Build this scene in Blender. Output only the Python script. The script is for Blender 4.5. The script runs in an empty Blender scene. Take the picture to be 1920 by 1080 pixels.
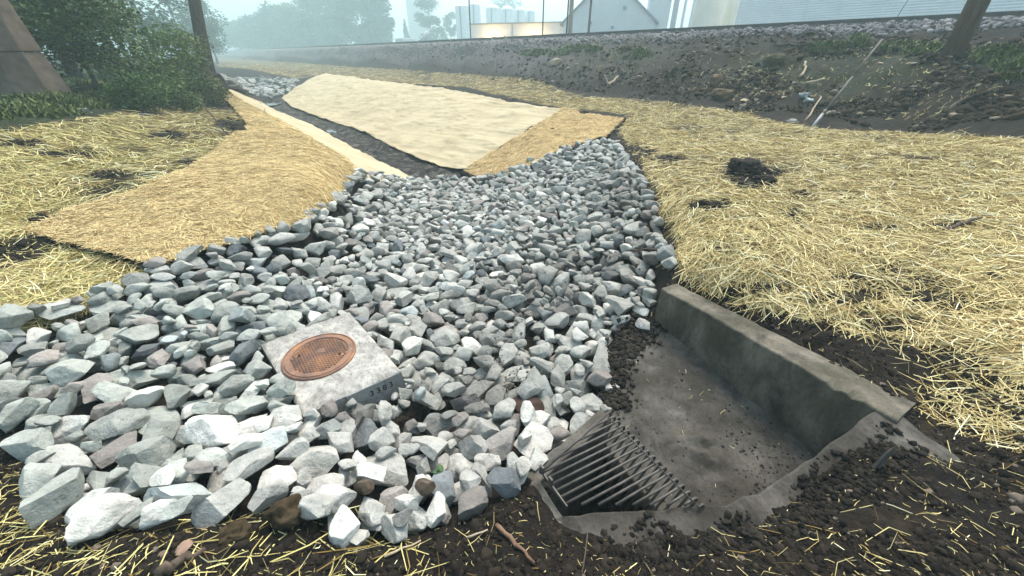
import bpy, bmesh, math, random
import numpy as np
from mathutils import Vector, Matrix, Euler

# ------------------------------------------------------------------ camera, sky, light, exposure
S = bpy.context.scene
COL = S.collection
F, PITCH, CAM_Z = 720.0, math.radians(31.4), 1.75
CP, SP = math.cos(PITCH), math.sin(PITCH)
cd = bpy.data.cameras.new('camera'); cd.sensor_width = 36; cd.lens = F / 1920 * 36
cd.clip_start = 0.05; cd.clip_end = 2000
cam = bpy.data.objects.new('camera', cd); COL.objects.link(cam)
cam.location = (0, 0, CAM_Z); cam.rotation_euler = (math.pi / 2 - PITCH, 0, 0)
S.camera = cam

SUN_EL, SUN_AZ = math.radians(60), math.radians(18)      # overcast: a broad soft sun high ahead of the viewer, a little to the right
w = bpy.data.worlds.new('World'); S.world = w; w.use_nodes = True
wn, wl = w.node_tree.nodes, w.node_tree.links
sky = wn.new('ShaderNodeTexSky'); sky.sky_type = 'NISHITA'; sky.sun_disc = False
sky.sun_elevation = SUN_EL; sky.sun_rotation = SUN_AZ
sky.air_density = 1.0; sky.dust_density = 3.0; sky.ozone_density = 1.0
hsv = wn.new('ShaderNodeHueSaturation'); hsv.inputs['Saturation'].default_value = 0.85; hsv.inputs['Hue'].default_value = 0.476
wl.new(sky.outputs[0], hsv.inputs['Color'])
bg = wn['Background']; bg.inputs[1].default_value = 0.12
wl.new(hsv.outputs[0], bg.inputs[0])
sd = bpy.data.lights.new('sun', 'SUN'); sd.energy = 1.65; sd.angle = math.radians(30); sd.color = (1.0, 0.96, 0.87)
sun = bpy.data.objects.new('sun', sd); COL.objects.link(sun)
sdir = Vector((math.sin(SUN_AZ) * math.cos(SUN_EL), math.cos(SUN_AZ) * math.cos(SUN_EL), math.sin(SUN_EL)))
sun.rotation_euler = sdir.to_track_quat('Z', 'Y').to_euler()
S.view_settings.view_transform = 'Standard'; S.view_settings.look = 'None'
S.view_settings.exposure = 1.36; S.view_settings.gamma = 1.0
S.render.engine = 'CYCLES'
S.cycles.use_denoising = True
S.cycles.max_bounces = 6; S.cycles.diffuse_bounces = 3; S.cycles.glossy_bounces = 2
S.cycles.volume_bounces = 4; S.cycles.transparent_max_bounces = 6

rng = np.random.default_rng(11)
random.seed(5)

# ------------------------------------------------------------------ numpy helpers
def hash2(ix, iy, seed):
    h = (ix.astype(np.int64) * 374761393 + iy.astype(np.int64) * 668265263 + seed * 974634533) & 0x7fffffff
    h = ((h ^ (h >> 13)) * 1274126177) & 0x7fffffff
    h = (h ^ (h >> 16)) & 0xffff
    return h / 65535.0
def vnoise(x, y, seed=0):
    ix = np.floor(x); iy = np.floor(y); fx = x - ix; fy = y - iy
    fx = fx * fx * fx * (fx * (fx * 6 - 15) + 10); fy = fy * fy * fy * (fy * (fy * 6 - 15) + 10)
    a = hash2(ix, iy, seed); b = hash2(ix + 1, iy, seed); c = hash2(ix, iy + 1, seed); d = hash2(ix + 1, iy + 1, seed)
    return (a + (b - a) * fx) * (1 - fy) + (c + (d - c) * fx) * fy
def fbm(x, y, seed=0, oct=4, gain=0.5):
    t = 0.0; a = 1.0; n = 0.0
    for o in range(oct):
        t = t + a * (vnoise(x * 2 ** o + 17.3 * o, y * 2 ** o - 9.1 * o, seed + o) - 0.5); n += a; a *= gain
    return t / n * 2
def inpoly(px, py, poly):
    px = np.asarray(px, float); py = np.asarray(py, float)
    c = np.zeros(px.shape, bool); n = len(poly)
    for i in range(n):
        x1, y1 = poly[i]; x2, y2 = poly[i - 1]
        if y1 == y2: continue
        k = ((y1 > py) != (y2 > py)) & (px < (x2 - x1) * (py - y1) / (y2 - y1) + x1)
        c ^= k
    return c
def project(x, y, z):
    dz = z - CAM_Z
    d = y * CP - dz * SP
    u = y * SP + dz * CP
    d = np.where(d < 0.05, 0.05, d)
    return 960 + F * x / d, 540 - F * u / d, d
def ray(px, py):
    dx = (np.asarray(px, float) - 960) / F; dy = (540 - np.asarray(py, float)) / F
    return dx, CP + dy * SP, -SP + dy * CP
def at_z(px, py, z):
    rx, ry, rz = ray(px, py); t = (z - CAM_Z) / rz
    return rx * t, ry * t
def at_t(px, py, t):
    rx, ry, rz = ray(px, py)
    return Vector((rx * t, ry * t, CAM_Z + rz * t))

# ------------------------------------------------------------------ terrain: heights from control points
NX, NY = 0.795, 0.607                                    # n: towards the railway, s: along the ditch
def ns(x, y): return NX * x + NY * y, -NY * x + NX * y
def xy(n, s): return NX * n - NY * s, NY * n + NX * s
ctrl = []
for x, y, z in [(-4, -1, .05), (-2, -1, 0), (0, -1, 0), (2, -1, 0), (4, -1, .1), (-2, 0, 0), (0, 0, 0), (2, 0, 0), (5, 0, .1), (8, 1, .25), (-5, 1, .2),
                (-8, 0, .6), (10, -1, .3)]:
    ctrl.append((x, y, z))
for px, py, z in [
    (0, 1080, -.03), (480, 1080, -.05), (960, 1060, -.16), (1250, 1060, -.26), (1500, 1050, -.18), (1900, 1060, -.02), (1700, 950, -.1),
    (1100, 1020, -.30), (1300, 1010, -.325), (1450, 985, -.29), (1600, 905, -.16), (1060, 985, -.32), (1750, 850, -.17),
    (20, 830, -.12), (50, 700, -.12), (130, 940, -.14), (250, 620, -.16), (400, 520, -.14), (300, 800, -.25), (450, 720, -.27), (600, 860, -.27), (560, 805, -.22), (500, 760, -.22), (640, 790, -.3),
    (700, 1000, -.28), (850, 900, -.42), (1000, 830, -.48), (820, 740, -.55), (900, 640, -.64), (1080, 640, -.6), (1120, 740, -.62), (1180, 560, -.5),
    (1220, 480, -.3), (1000, 520, -.66), (800, 560, -.64), (700, 480, -.62), (660, 400, -.55), (800, 420, -.82), (900, 400, -.84),
    (1050, 400, -.62), (1150, 330, -.22), (1195, 400, -.2), (800, 350, -.95), (870, 345, -.97), (560, 500, -.33), (500, 600, -.27),
    (300, 500, -.05), (560, 425, -.1), (640, 370, -.2), (665, 330, -.32), (480, 250, .15), (440, 270, .18), (250, 350, .2), (60, 430, .1),
    (400, 400, .08), (500, 330, .1), (150, 480, .02), (0, 500, .08), (0, 350, .38), (0, 250, .75), (150, 215, .72), (300, 260, .32), (-300, 350, .6),
    (90, 187, .95), (200, 160, 1.0), (388, 126, 1.3), (-150, 250, .9),
    (1250, 400, -.02), (1265, 515, -.11), (1400, 560, -.08), (1640, 680, -.1), (1800, 800, -.16), (1900, 700, -.02), (1900, 500, .15),
    (1500, 400, .1), (1300, 300, .08), (1150, 215, .12), (1700, 300, .28), (1900, 350, .28), (1060, 212, .12), (2100, 420, .3), (2100, 800, .1)]:
    x, y = at_z(px, py, z); ctrl.append((x, y, z))
for x, y, z in [(1.6, 2.5, -.75), (1.2, 2.2, -.75), (1.5, 1.7, -.8), (1.0, 1.6, -.8), (.6, 1.5, -.7)]:
    ctrl.append((x, y, z))
def toe(s): return float(np.interp(s, [-20, 2, 9, 30, 60], [11.5, 12.1, 13.5, 17.8, 18]))
for s in (-30, -18, -9, -3, 2, 6, 9, 11, 14, 18, 23, 30, 40, 55, 75, 110, 160, 260, 400):
    tt = toe(s)
    k = .62 if s < 10 else .62 - .12 * min(1, (s - 10) / 20)
    prof = [(tt - 1, .3), (tt, .38), (tt + (21 - tt) * .18, .38 + 1.25 * k), (tt + (21 - tt) * .42, .45 + 2.1 * k), (21.2, 2.62), (22.2, 2.74), (24.5, 2.76), (26.5, 2.6), (29, 2.2), (40, 1.9), (80, 1.8), (200, 1.8)]
    if s >= 11:
        ch = max(0.0, 1 - max(0, s - 34) / 16)
        rise = min(1, max(0, s - 11) / 8)
        lm = .7 if s < 35 else .45
        prof += [(-60, 1.3), (-20, 1.3), (-8, 1.15), (-3.2, .9), (-1.5, lm), (.3, .36), (1.2, .22), (2.2, -.1 + .25 * (1 - ch)), (3.3, -.72 * ch + .2 * (1 - ch)), (4.1, -.95 * ch + .2 * (1 - ch)),
                 (4.8, -.85 * ch + .2 * (1 - ch)), (7, -.36 * ch + .2 * (1 - ch)), (9.3, .12), (10.5, .2)]
    for n, z in prof:
        x, y = xy(n, s)
        if y > -6: ctrl.append((x, y, z))
ctrl = np.array(ctrl)
Y0 = 7.0
def warp(x, y):
    return x / (np.maximum(y, -4) + Y0) * 2.0, np.log(np.maximum(y, -4) + Y0)
cu, cv = warp(ctrl[:, 0], ctrl[:, 1])
def kern(r2): return r2 * np.log(r2 + 1e-9)
n = len(ctrl)
A = np.zeros((n + 3, n + 3))
A[:n, :n] = kern((cu[:, None] - cu[None]) ** 2 + (cv[:, None] - cv[None]) ** 2) + np.eye(n) * 4e-4
A[:n, n] = A[n, :n] = 1; A[:n, n + 1] = A[n + 1, :n] = cu; A[:n, n + 2] = A[n + 2, :n] = cv
sol = np.linalg.solve(A, np.concatenate([ctrl[:, 2], [0, 0, 0]]))
sol_f = sol.astype(np.float32); cuf = cu.astype(np.float32); cvf = cv.astype(np.float32)
def tps(x, y):
    u, v = warp(np.asarray(x, float).ravel(), np.asarray(y, float).ravel())
    out = np.empty(u.shape)
    for i in range(0, len(u), 20000):
        a = u[i:i + 20000].astype(np.float32); b = v[i:i + 20000].astype(np.float32)
        r2 = (a[:, None] - cuf) ** 2 + (b[:, None] - cvf) ** 2
        out[i:i + 20000] = (r2 * np.log(r2 + 1e-9)) @ sol_f[:-3] + sol_f[-3] + a * sol_f[-2] + b * sol_f[-1]
    return out.reshape(np.shape(x))

gy = np.concatenate([np.linspace(-2.0, 6.0, 440)[:-1], np.exp(np.linspace(math.log(6.0 + 2.5), math.log(420), 300)) - 2.5])
uu = np.linspace(-1, 1, 840); gu = 1.25 * uu + 1.15 * uu ** 3
GX = gu[None, :] * (gy[:, None] + 2.9); GY = np.repeat(gy[:, None], len(gu), 1)
GZ0 = tps(GX, GY)
GN, GS = ns(GX, GY)
_w = np.clip((GN - 19.6) / 1.2, 0, 1) * np.clip((28 - GN) / 1.5, 0, 1); _w = _w * _w * (3 - 2 * _w)
GZ0 = GZ0 * (1 - _w) + _w * np.interp(GN, [19.5, 21.2, 22.2, 24.8, 26.5, 28], [2.40, 2.62, 2.74, 2.76, 2.6, 2.35])
PX, PY, PD = project(GX, GY, GZ0)

# outlines of the ground covers, as ground areas seen from the camera
ROCKS = [(-5, 690), (0, 655), (30, 622), (100, 600), (180, 578), (300, 512), (400, 486), (560, 436), (640, 376), (668, 328), (775, 345), (905, 342), (1050, 292), (1110, 272),
         (1150, 275), (1200, 340), (1232, 430), (1252, 515), (1205, 590), (1130, 650), (1150, 745), (1150, 775), (1080, 850), (1020, 880), (900, 955), (840, 985), (700, 1025), (630, 1005),
         (560, 945), (380, 985), (260, 1000), (130, 985), (60, 880), (30, 790)]
ROCKS_FAR = [(425, 150), (480, 146), (560, 150), (545, 172), (512, 186), (470, 178), (430, 164)]
STRAW_R = [(395, 106), (640, 124), (880, 140), (1000, 150), (1080, 178), (1240, 192), (1400, 215), (1500, 238), (1700, 252), (1920, 266), (2500, 330), (2500, 850), (1920, 720), (1860, 660), (1700, 650), (1560, 605),
           (1500, 590), (1400, 570), (1290, 522), (1255, 430), (1228, 350), (1180, 290), (1165, 245), (1175, 215), (1060, 205), (880, 165), (700, 150), (610, 138), (560, 148), (470, 130), (410, 125)]
STRAW_L = [(-900, 420), (-300, 330), (0, 248), (150, 225), (300, 205), (390, 185), (412, 168), (440, 205), (470, 240), (430, 280), (350, 335), (60, 445), (-20, 480), (-900, 800)]
STRAW_L2 = [(-900, 640), (-100, 470), (60, 450), (300, 512), (180, 578), (30, 622), (-30, 660), (-900, 900)]
MUD = [(480, 190), (530, 185), (600, 222), (700, 258), (790, 300), (875, 322), (905, 340), (770, 342), (660, 292), (570, 236), (500, 206)]
def segd(px, py, pts):
    d = np.full(np.shape(px), 1e9)
    for (x1, y1), (x2, y2) in zip(pts[:-1], pts[1:]):
        L2 = (x2 - x1) ** 2 + (y2 - y1) ** 2
        t = np.clip(((px - x1) * (x2 - x1) + (py - y1) * (y2 - y1)) / L2, 0, 1)
        d = np.minimum(d, np.hypot(px - x1 - t * (x2 - x1), py - y1 - t * (y2 - y1)))
    return d
# patches of bare earth inside the straw: px, py, rx, ry
BARE = [(1410, 330, 62, 26), (1330, 385, 60, 12), (1500, 365, 30, 8), (1490, 405, 22, 14), (1200, 285, 40, 16), (1560, 560, 60, 14), (1640, 430, 40, 8), (1720, 300, 20, 5), (1440, 540, 70, 12), (1250, 300, 40, 9), (1130, 222, 40, 7),
        (20, 470, 90, 24), (90, 410, 60, 14), (310, 255, 40, 10), (430, 235, 30, 16), (380, 310, 60, 14), (200, 330, 45, 8), (130, 290, 60, 7), (40, 270, 60, 8), (280, 215, 30, 5), (1690, 610, 60, 14), (1590, 520, 40, 8),
        (1390, 545, 40, 10), (1340, 470, 36, 7), (600, 145, 20, 4), (950, 190, 40, 5), (830, 165, 30, 4), (1860, 520, 30, 6), (1780, 425, 60, 6)]
def straw_cover(px, py, x, y):
    """0..1 cover of loose straw at ground points."""
    jx = px + 14 * fbm(x * 1.2, y * 1.2, 31, 3) * np.clip(600 / (np.abs(y) * 60 + 60), .3, 4); jy = py + 12 * fbm(x * 1.3, y * 1.3, 37, 3) * np.clip(3.5 / (np.abs(y) + .5), .12, 1.6)
    m = (inpoly(jx, jy, STRAW_R) | inpoly(jx, jy, STRAW_L) | inpoly(jx, jy, STRAW_L2)).astype(float)
    thin = fbm(x * 1.1, y * 1.1, 51, 4)
    m = m * np.clip(1.0 + 1.7 * np.minimum(0, thin + .10), .10, 1)
    for bx, by, rx, ry in BARE:
        r = ((px - bx) / rx) ** 2 + ((py - by) / ry) ** 2 + 1.1 * fbm(x * 3, y * 3, 61, 3)
        m = m * np.clip((r - .5) * 1.6, .04, 1)
    # thin scatter over the near soil
    near = (py > 640) & (px > 1500)
    m = np.where(near & (m < .2), np.maximum(m, .13 * np.clip((px - 1500) / 250, 0, 1) * np.clip(fbm(x * 2, y * 2, 71, 2) + .55, 0, 1)), m)
    low = (py > 900) & (px < 420)
    m = np.where(low & (m < .2), np.maximum(m, .055 * np.clip((420 - px) / 200, 0, 1) * np.clip(fbm(x * 2.2, y * 2.2, 75, 2) + .6, 0, 1)), m)
    low = (py > 960)
    m = np.where(low & (m < .2), np.maximum(m, .012), m)
    return m
behind = PD <= 0.06
STRAWC = straw_cover(PX, PY, GX, GY); STRAWC[behind] = .1
INROCK = inpoly(PX, PY, ROCKS) & ~behind
INFAR = inpoly(PX, PY, ROCKS_FAR) & ~behind
INMUD = inpoly(PX, PY, MUD) & ~behind
TOE = np.interp(GS, [-20, 2, 9, 30, 60], [11.5, 12.1, 13.5, 17.8, 18])
BANK = np.clip((GN - TOE) / 1.0, 0, 1) * np.clip((21 - GN) / 1.5, 0, 1)
GRAVEL = np.clip((GN - 19.2 + 1.0 * fbm(GX * .4, GY * .4, 81, 3)) / 1.2, 0, 1)
GRAVEL = np.maximum(GRAVEL, .55 * BANK * np.clip((GS - 9) / 12, 0, 1))
GREEN = np.clip((-GN - 1.2 + .9 * fbm(GX * .5, GY * .5, 83, 3)) * .8, 0, 1) * (GY > 4) * ~(inpoly(PX, PY, STRAW_L) | inpoly(PX, PY, STRAW_R) | inpoly(PX, PY, STRAW_L2))
GREEN = np.maximum(GREEN, .4 * BANK * np.clip(fbm(GX * .35, GY * .35, 85, 3) * 2.2 - .3, 0, 1))
# roughness
near_soil = (1 - np.clip(STRAWC * 2, 0, 1)) * (~INROCK) * (PD < 8)
R = .02 * fbm(GX * 1.5, GY * 1.5, 1, 3) + .010 * fbm(GX * 12, GY * 12, 2, 2)
R += near_soil * (.05 * np.abs(fbm(GX * 7, GY * 7, 3, 4)) - .012)
R += STRAWC * .03 * fbm(GX * 4, GY * 4, 4, 3) * (PD < 30)
R += BANK * (.24 * fbm(GX * .7, GY * .7, 5, 3) + .22 * np.abs(fbm(GX * 2.2, GY * 2.2, 6, 4)) - .05)
R += INMUD * .11 * fbm(GN * 4, GS * 1.2, 7, 4)
R *= np.clip((21.5 - GN) / 2, 0.08, 1)
for bx, by, h in [(1408, 332, .16), (1300, 392, .05), (1210, 290, .06), (430, 240, .05), (60, 455, .06), (200, 330, .05)]:
    x, y = at_z(bx, by, .05)
    d2 = ((GX - x) ** 2 + (GY - y) ** 2) / (.26 ** 2)
    R += h * np.exp(-d2) * (1 + .8 * fbm(GX * 6, GY * 6, 8, 3))
GZ = GZ0 + R
MAT_A = [(302, 508), (345, 494), (400, 478), (480, 455), (560, 428), (605, 400), (640, 370), (658, 345), (666, 322), (648, 302), (600, 276), (540, 240), (490, 212), (450, 190), (425, 174), (404, 164)]
MAT_B = [(60, 445), (150, 402), (260, 372), (350, 332), (420, 285), (440, 262), (462, 250), (470, 240), (452, 216), (432, 196), (415, 180), (402, 169), (398, 163)]
WR_A = [(528, 184), (545, 201), (600, 222), (660, 240), (700, 258), (740, 280), (790, 302), (840, 317), (880, 324)]
WR_B = [(611, 139), (700, 151), (760, 158), (850, 172), (900, 181), (960, 195), (1010, 201), (1062, 210)]
TAN_A = [(872, 322), (930, 285), (980, 258), (1020, 232), (1056, 209)]
TAN_B = [(897, 338), (950, 331), (1000, 312), (1040, 292), (1090, 276), (1135, 262), (1168, 228)]
for a_, b_ in ((MAT_A, MAT_B), (WR_A, WR_B), (TAN_A, TAN_B)):
    GZ = np.where(inpoly(PX, PY, a_ + b_[::-1]) & ~behind, GZ0 - .05, GZ)
PUDS = [[(478, 190), (492, 186), (510, 186), (524, 189), (530, 193), (515, 197), (498, 198), (482, 195)], [(608, 245), (622, 243), (634, 246), (628, 250), (616, 250)], [(816, 333), (826, 331), (838, 332), (834, 335), (822, 336)]]
PUDZ = []
for poly_ in PUDS:
    pm = inpoly(PX, PY, poly_) & ~behind
    zc = float(np.percentile(GZ[pm], 35)) if pm.any() else -.9
    GZ = np.where(pm, np.minimum(GZ, zc - .04), GZ); PUDZ.append(zc)
# concrete inlet cut out of the ground
W1, W2 = Vector((1.38, 3.03)), Vector((2.22, 1.61))
LIP = [(2.22, 1.61, -.10), (1.78, 1.416, -.25), (1.43, 1.25, -.32), (1.25, 1.205, -.30), (1.01, 1.174, -.34), (.43, 1.13, -.34), (.16, 1.12, -.36)]
GA, GB, GD = Vector((.65, 1.76)), Vector((1.01, 1.17)), Vector((.175, 1.34))
def floor_z(x, y): return -.47 - .146 * (3.03 - y)
PIT = [(1.46, 3.10), (2.30, 1.62), (2.25, 1.53), (1.80, 1.33), (1.45, 1.16), (1.25, 1.12), (1.0, 1.08), (.43, 1.04), (.26, 1.04), (.12, 1.32), (.62, 1.82), (.84, 2.12), (.93, 2.5), (1.38, 3.06)]
inpit = inpoly(GX, GY, PIT)
GZ = np.where(inpit, np.minimum(GZ, floor_z(GX, GY) - .12), GZ)
GRP = [(.60, 1.81), (1.02, 1.15), (1.0, 1.08), (.43, 1.04), (.26, 1.04), (.12, 1.32)]
GZ = np.where(inpoly(GX, GY, GRP), -1.25, GZ)
rk = np.zeros_like(GZ)
for dx_, dy_ in ((0, 0), (25, 0), (-25, 0), (0, 16), (0, -16), (12, 8), (-12, 8), (12, -8), (-12, -8)):
    rk += inpoly(PX + dx_, PY + dy_, ROCKS) & ~behind
GZ = np.where(inpit, GZ, GZ - .085 * (rk / 9) ** 1.5)
# slab of the manhole: keep the ground below its top
SL = {'T': Vector((-1.49, 2.88)), 'R': Vector((-.825, 2.11)), 'B': Vector((-1.36, 1.70)), 'L': Vector((-2.05, 2.43))}
GZ = np.where(inpoly(GX, GY, [tuple(SL[k]) for k in 'TRBL']), np.minimum(GZ, -.42), GZ)
GZ = np.where(inpoly(GX, GY, [(-.78, 2.14), (-.60, 1.96), (-.98, 1.62), (-1.22, 1.80)]), np.maximum(GZ, -.455), GZ)

def gcoord(x, y):
    r = np.interp(y, gy, np.arange(len(gy)))
    c = np.interp(x / (y + 2.9), gu, np.arange(len(gu)))
    return r, c
def gsample(G, x, y):
    r, c = gcoord(x, y)
    r0 = np.clip(r.astype(int), 0, len(gy) - 2); c0 = np.clip(c.astype(int), 0, len(gu) - 2)
    fr = np.clip(r - r0, 0, 1); fc = np.clip(c - c0, 0, 1)
    return (G[r0, c0] * (1 - fc) + G[r0, c0 + 1] * fc) * (1 - fr) + (G[r0 + 1, c0] * (1 - fc) + G[r0 + 1, c0 + 1] * fc) * fr
def ground(x, y): return gsample(GZ, np.atleast_1d(np.asarray(x, float)), np.atleast_1d(np.asarray(y, float)))
def g1(x, y): return float(ground(x, y)[0])
STEPS = np.concatenate([np.exp(np.linspace(math.log(.6), math.log(14), 90)), np.exp(np.linspace(math.log(14.3), math.log(400), 60))])
def pix2ground(px, py, G=None):
    """Where the lines of sight through the points meet the ground; x, y, z, hit."""
    G = GZ if G is None else G
    px = np.atleast_1d(np.asarray(px, float)); py = np.atleast_1d(np.asarray(py, float))
    rx, ry, rz = ray(px, py)
    lo = np.full(px.shape, .5); hi = np.full(px.shape, np.nan)
    for t in STEPS:
        todo = np.isnan(hi)
        if not todo.any(): break
        i = np.where(todo)[0]
        under = CAM_Z + rz[i] * t < gsample(G, rx[i] * t, ry[i] * t)
        hi[i[under]] = t; lo[i[~under]] = t
    hit = ~np.isnan(hi); hi = np.where(hit, hi, 400.)
    for _ in range(9):
        m = (lo + hi) / 2
        u = CAM_Z + rz * m < gsample(G, rx * m, ry * m)
        hi = np.where(u, m, hi); lo = np.where(u, lo, m)
    return rx * hi, ry * hi, CAM_Z + rz * hi, hit
def P(px, py):
    x, y, z, h = pix2ground(px, py); return Vector((float(x[0]), float(y[0]), float(z[0])))

# ------------------------------------------------------------------ object helpers
def np_mesh(name, V, Fc, mat=None, smooth=True, attrs=None):
    me = bpy.data.meshes.new(name)
    V = np.ascontiguousarray(V, np.float32); Fc = np.ascontiguousarray(Fc, np.int32)
    k = Fc.shape[1]
    me.vertices.add(len(V)); me.vertices.foreach_set('co', V.ravel())
    me.loops.add(Fc.size); me.loops.foreach_set('vertex_index', Fc.ravel())
    me.polygons.add(len(Fc)); me.polygons.foreach_set('loop_start', np.arange(len(Fc), dtype=np.int32) * k)
    me.polygons.foreach_set('use_smooth', np.full(len(Fc), smooth))
    me.update(calc_edges=True)
    for nm, (typ, data) in (attrs or {}).items():
        a = me.attributes.new(nm, typ, 'POINT')
        a.data.foreach_set('color' if typ == 'FLOAT_COLOR' else 'value', np.ascontiguousarray(data, np.float32).ravel())
    if mat: me.materials.append(mat)
    return me
def link(name, me, parent=None):
    o = bpy.data.objects.new(name, me); COL.objects.link(o)
    if parent: o.parent = parent
    return o
def tag(o, label=None, cat=None, group=None, kind=None):
    if label: o['label'] = label
    if cat: o['category'] = cat
    if group: o['group'] = group
    if kind: o['kind'] = kind
    return o
def empty(name, loc=(0, 0, 0), rz=0):
    o = bpy.data.objects.new(name, None); COL.objects.link(o); o.location = loc; o.rotation_euler = (0, 0, rz); o.empty_display_size = .1
    return o
class MB:
    """Collects verts and faces of mixed size."""
    def __init__(s): s.v = []; s.f = []
    def add(s, vs, fs):
        k = len(s.v); s.v += [tuple(v) for v in vs]; s.f += [tuple(i + k for i in f) for f in fs]
    def box(s, c, d, rz=0, rot=None):
        M = rot if rot is not None else Matrix.Rotation(rz, 3, 'Z')
        vs = [Vector(c) + M @ Vector((sx * d[0] / 2, sy * d[1] / 2, sz * d[2] / 2)) for sz in (-1, 1) for sy in (-1, 1) for sx in (-1, 1)]
        s.add(vs, [(0, 2, 3, 1), (4, 5, 7, 6), (0, 1, 5, 4), (2, 6, 7, 3), (0, 4, 6, 2), (1, 3, 7, 5)])
    def tube(s, pts, rad, seg=8, caps=True, flat=1.0):
        pts = [Vector(p) for p in pts]; n = len(pts)
        if not hasattr(rad, '__len__'): rad = [rad] * n
        t0 = (pts[1] - pts[0]).normalized(); up = Vector((0, 0, 1)) if abs(t0.z) < .9 else Vector((1, 0, 0))
        a = t0.cross(up).normalized(); vs = []
        for i, p in enumerate(pts):
            t = (pts[min(i + 1, n - 1)] - pts[max(i - 1, 0)]).normalized()
            a = (a - t * a.dot(t)).normalized(); b = t.cross(a)
            for j in range(seg):
                th = 2 * math.pi * j / seg
                vs.append(p + (a * math.cos(th) + b * math.sin(th) * flat) * rad[i])
        fs = [(i * seg + j, i * seg + (j + 1) % seg, (i + 1) * seg + (j + 1) % seg, (i + 1) * seg + j) for i in range(n - 1) for j in range(seg)]
        if caps: fs += [tuple(range(seg))[::-1], tuple((n - 1) * seg + j for j in range(seg))]
        s.add(vs, fs)
    def build(s, name, mat, parent=None, smooth=False, bevel=0):
        me = bpy.data.meshes.new(name); me.from_pydata(s.v, [], s.f); me.update()
        if mat: me.materials.append(mat)
        if smooth: me.polygons.foreach_set('use_smooth', [True] * len(me.polygons))
        o = link(name, me, parent)
        if bevel:
            m = o.modifiers.new('edge', 'BEVEL'); m.width = bevel; m.segments = 2; m.limit_method = 'ANGLE'
        return o

# ------------------------------------------------------------------ materials
def newmat(name, rough=.9, spec=.3):
    m = bpy.data.materials.new(name); m.use_nodes = True
    b = m.node_tree.nodes['Principled BSDF']; b.inputs['Roughness'].default_value = rough
    b.inputs['Specular IOR Level'].default_value = spec
    return m, m.node_tree.nodes, m.node_tree.links, b
def nnoise(N, L, scale, detail=4, rough=.6, vec=None, dist=0):
    t = N.new('ShaderNodeTexNoise'); t.inputs['Scale'].default_value = scale; t.inputs['Detail'].default_value = detail
    t.inputs['Roughness'].default_value = rough; t.inputs['Distortion'].default_value = dist
    if vec is not None: L.new(vec, t.inputs['Vector'])
    return t.outputs['Fac']
def ramp(N, L, src, stops):
    r = N.new('ShaderNodeValToRGB'); e = r.color_ramp.elements
    while len(e) < len(stops): e.new(.5)
    for i, (p, c) in enumerate(stops):
        e[i].position = p; e[i].color = (*c, 1) if hasattr(c, '__len__') else (c, c, c, 1)
    L.new(src, r.inputs[0]); return r.outputs[0]
def mix(N, L, fac, a, b, mode='MIX'):
    m = N.new('ShaderNodeMix'); m.data_type = 'RGBA'; m.blend_type = mode
    if hasattr(fac, 'links'): L.new(fac, m.inputs[0])
    else: m.inputs[0].default_value = fac
    for i, c in ((6, a), (7, b)):
        if hasattr(c, 'links'): L.new(c, m.inputs[i])
        else: m.inputs[i].default_value = (*c, 1)
    return m.outputs[2]
def bump(N, L, b, h, strength=.4, dist=.02):
    n = N.new('ShaderNodeBump'); n.inputs['Strength'].default_value = strength; n.inputs['Distance'].default_value = dist
    L.new(h, n.inputs['Height']); L.new(n.outputs[0], b.inputs['Normal'])
def attr(N, name):
    a = N.new('ShaderNodeAttribute'); a.attribute_name = name; return a
def pos(N): return N.new('ShaderNodeNewGeometry').outputs['Position']
def objc(N): return N.new('ShaderNodeTexCoord').outputs['Object']

def mat_ground():
    m, N, L, b = newmat('ground_cover', .95, .25)
    p = pos(N)
    soil = ramp(N, L, nnoise(N, L, 9, 8, .7, p), [(.3, (.006, .005, .0035)), (.5, (.018, .0132, .009)), (.72, (.048, .036, .024))])
    soil2 = ramp(N, L, nnoise(N, L, 1.3, 4, .6, p), [(.35, (.55, .53, .52)), (.65, (1.25, 1.2, 1.1))])
    soil = mix(N, L, 1, soil, soil2, 'MULTIPLY')
    grv = ramp(N, L, nnoise(N, L, 14, 6, .85, p), [(.34, (.045, .04, .038)), (.5, (.14, .125, .12)), (.66, (.34, .31, .30))])
    grn = ramp(N, L, nnoise(N, L, 10, 6, .7, p), [(.35, (.012, .02, .008)), (.55, (.03, .05, .014)), (.7, (.07, .085, .03))])
    vx = N.new('ShaderNodeMapping'); vx.inputs['Scale'].default_value = (1, 3.2, 1); vx.inputs['Rotation'].default_value = (0, 0, .5); L.new(p, vx.inputs[0])
    stw = ramp(N, L, nnoise(N, L, 22, 6, .8, vx.outputs[0]), [(.3, (.03, .022, .010)), (.5, (.13, .095, .04)), (.68, (.36, .28, .12))])
    c = mix(N, L, attr(N, 'gravel').outputs['Fac'], soil, grv)
    c = mix(N, L, attr(N, 'green').outputs['Fac'], c, grn)
    c = mix(N, L, attr(N, 'straw').outputs['Fac'], c, stw)
    c = mix(N, L, attr(N, 'mud').outputs['Fac'], c, ramp(N, L, nnoise(N, L, 3.5, 8, .75, p, .8), [(.40, (.008, .007, .006)), (.52, (.040, .034, .028)), (.62, (.16, .145, .125))]))
    L.new(c, b.inputs['Base Color'])
    bump(N, L, b, mix(N, L, .72, nnoise(N, L, 40, 6, .75, p), nnoise(N, L, 5, 7, .72, p)), .9, .10)
    return m
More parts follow.
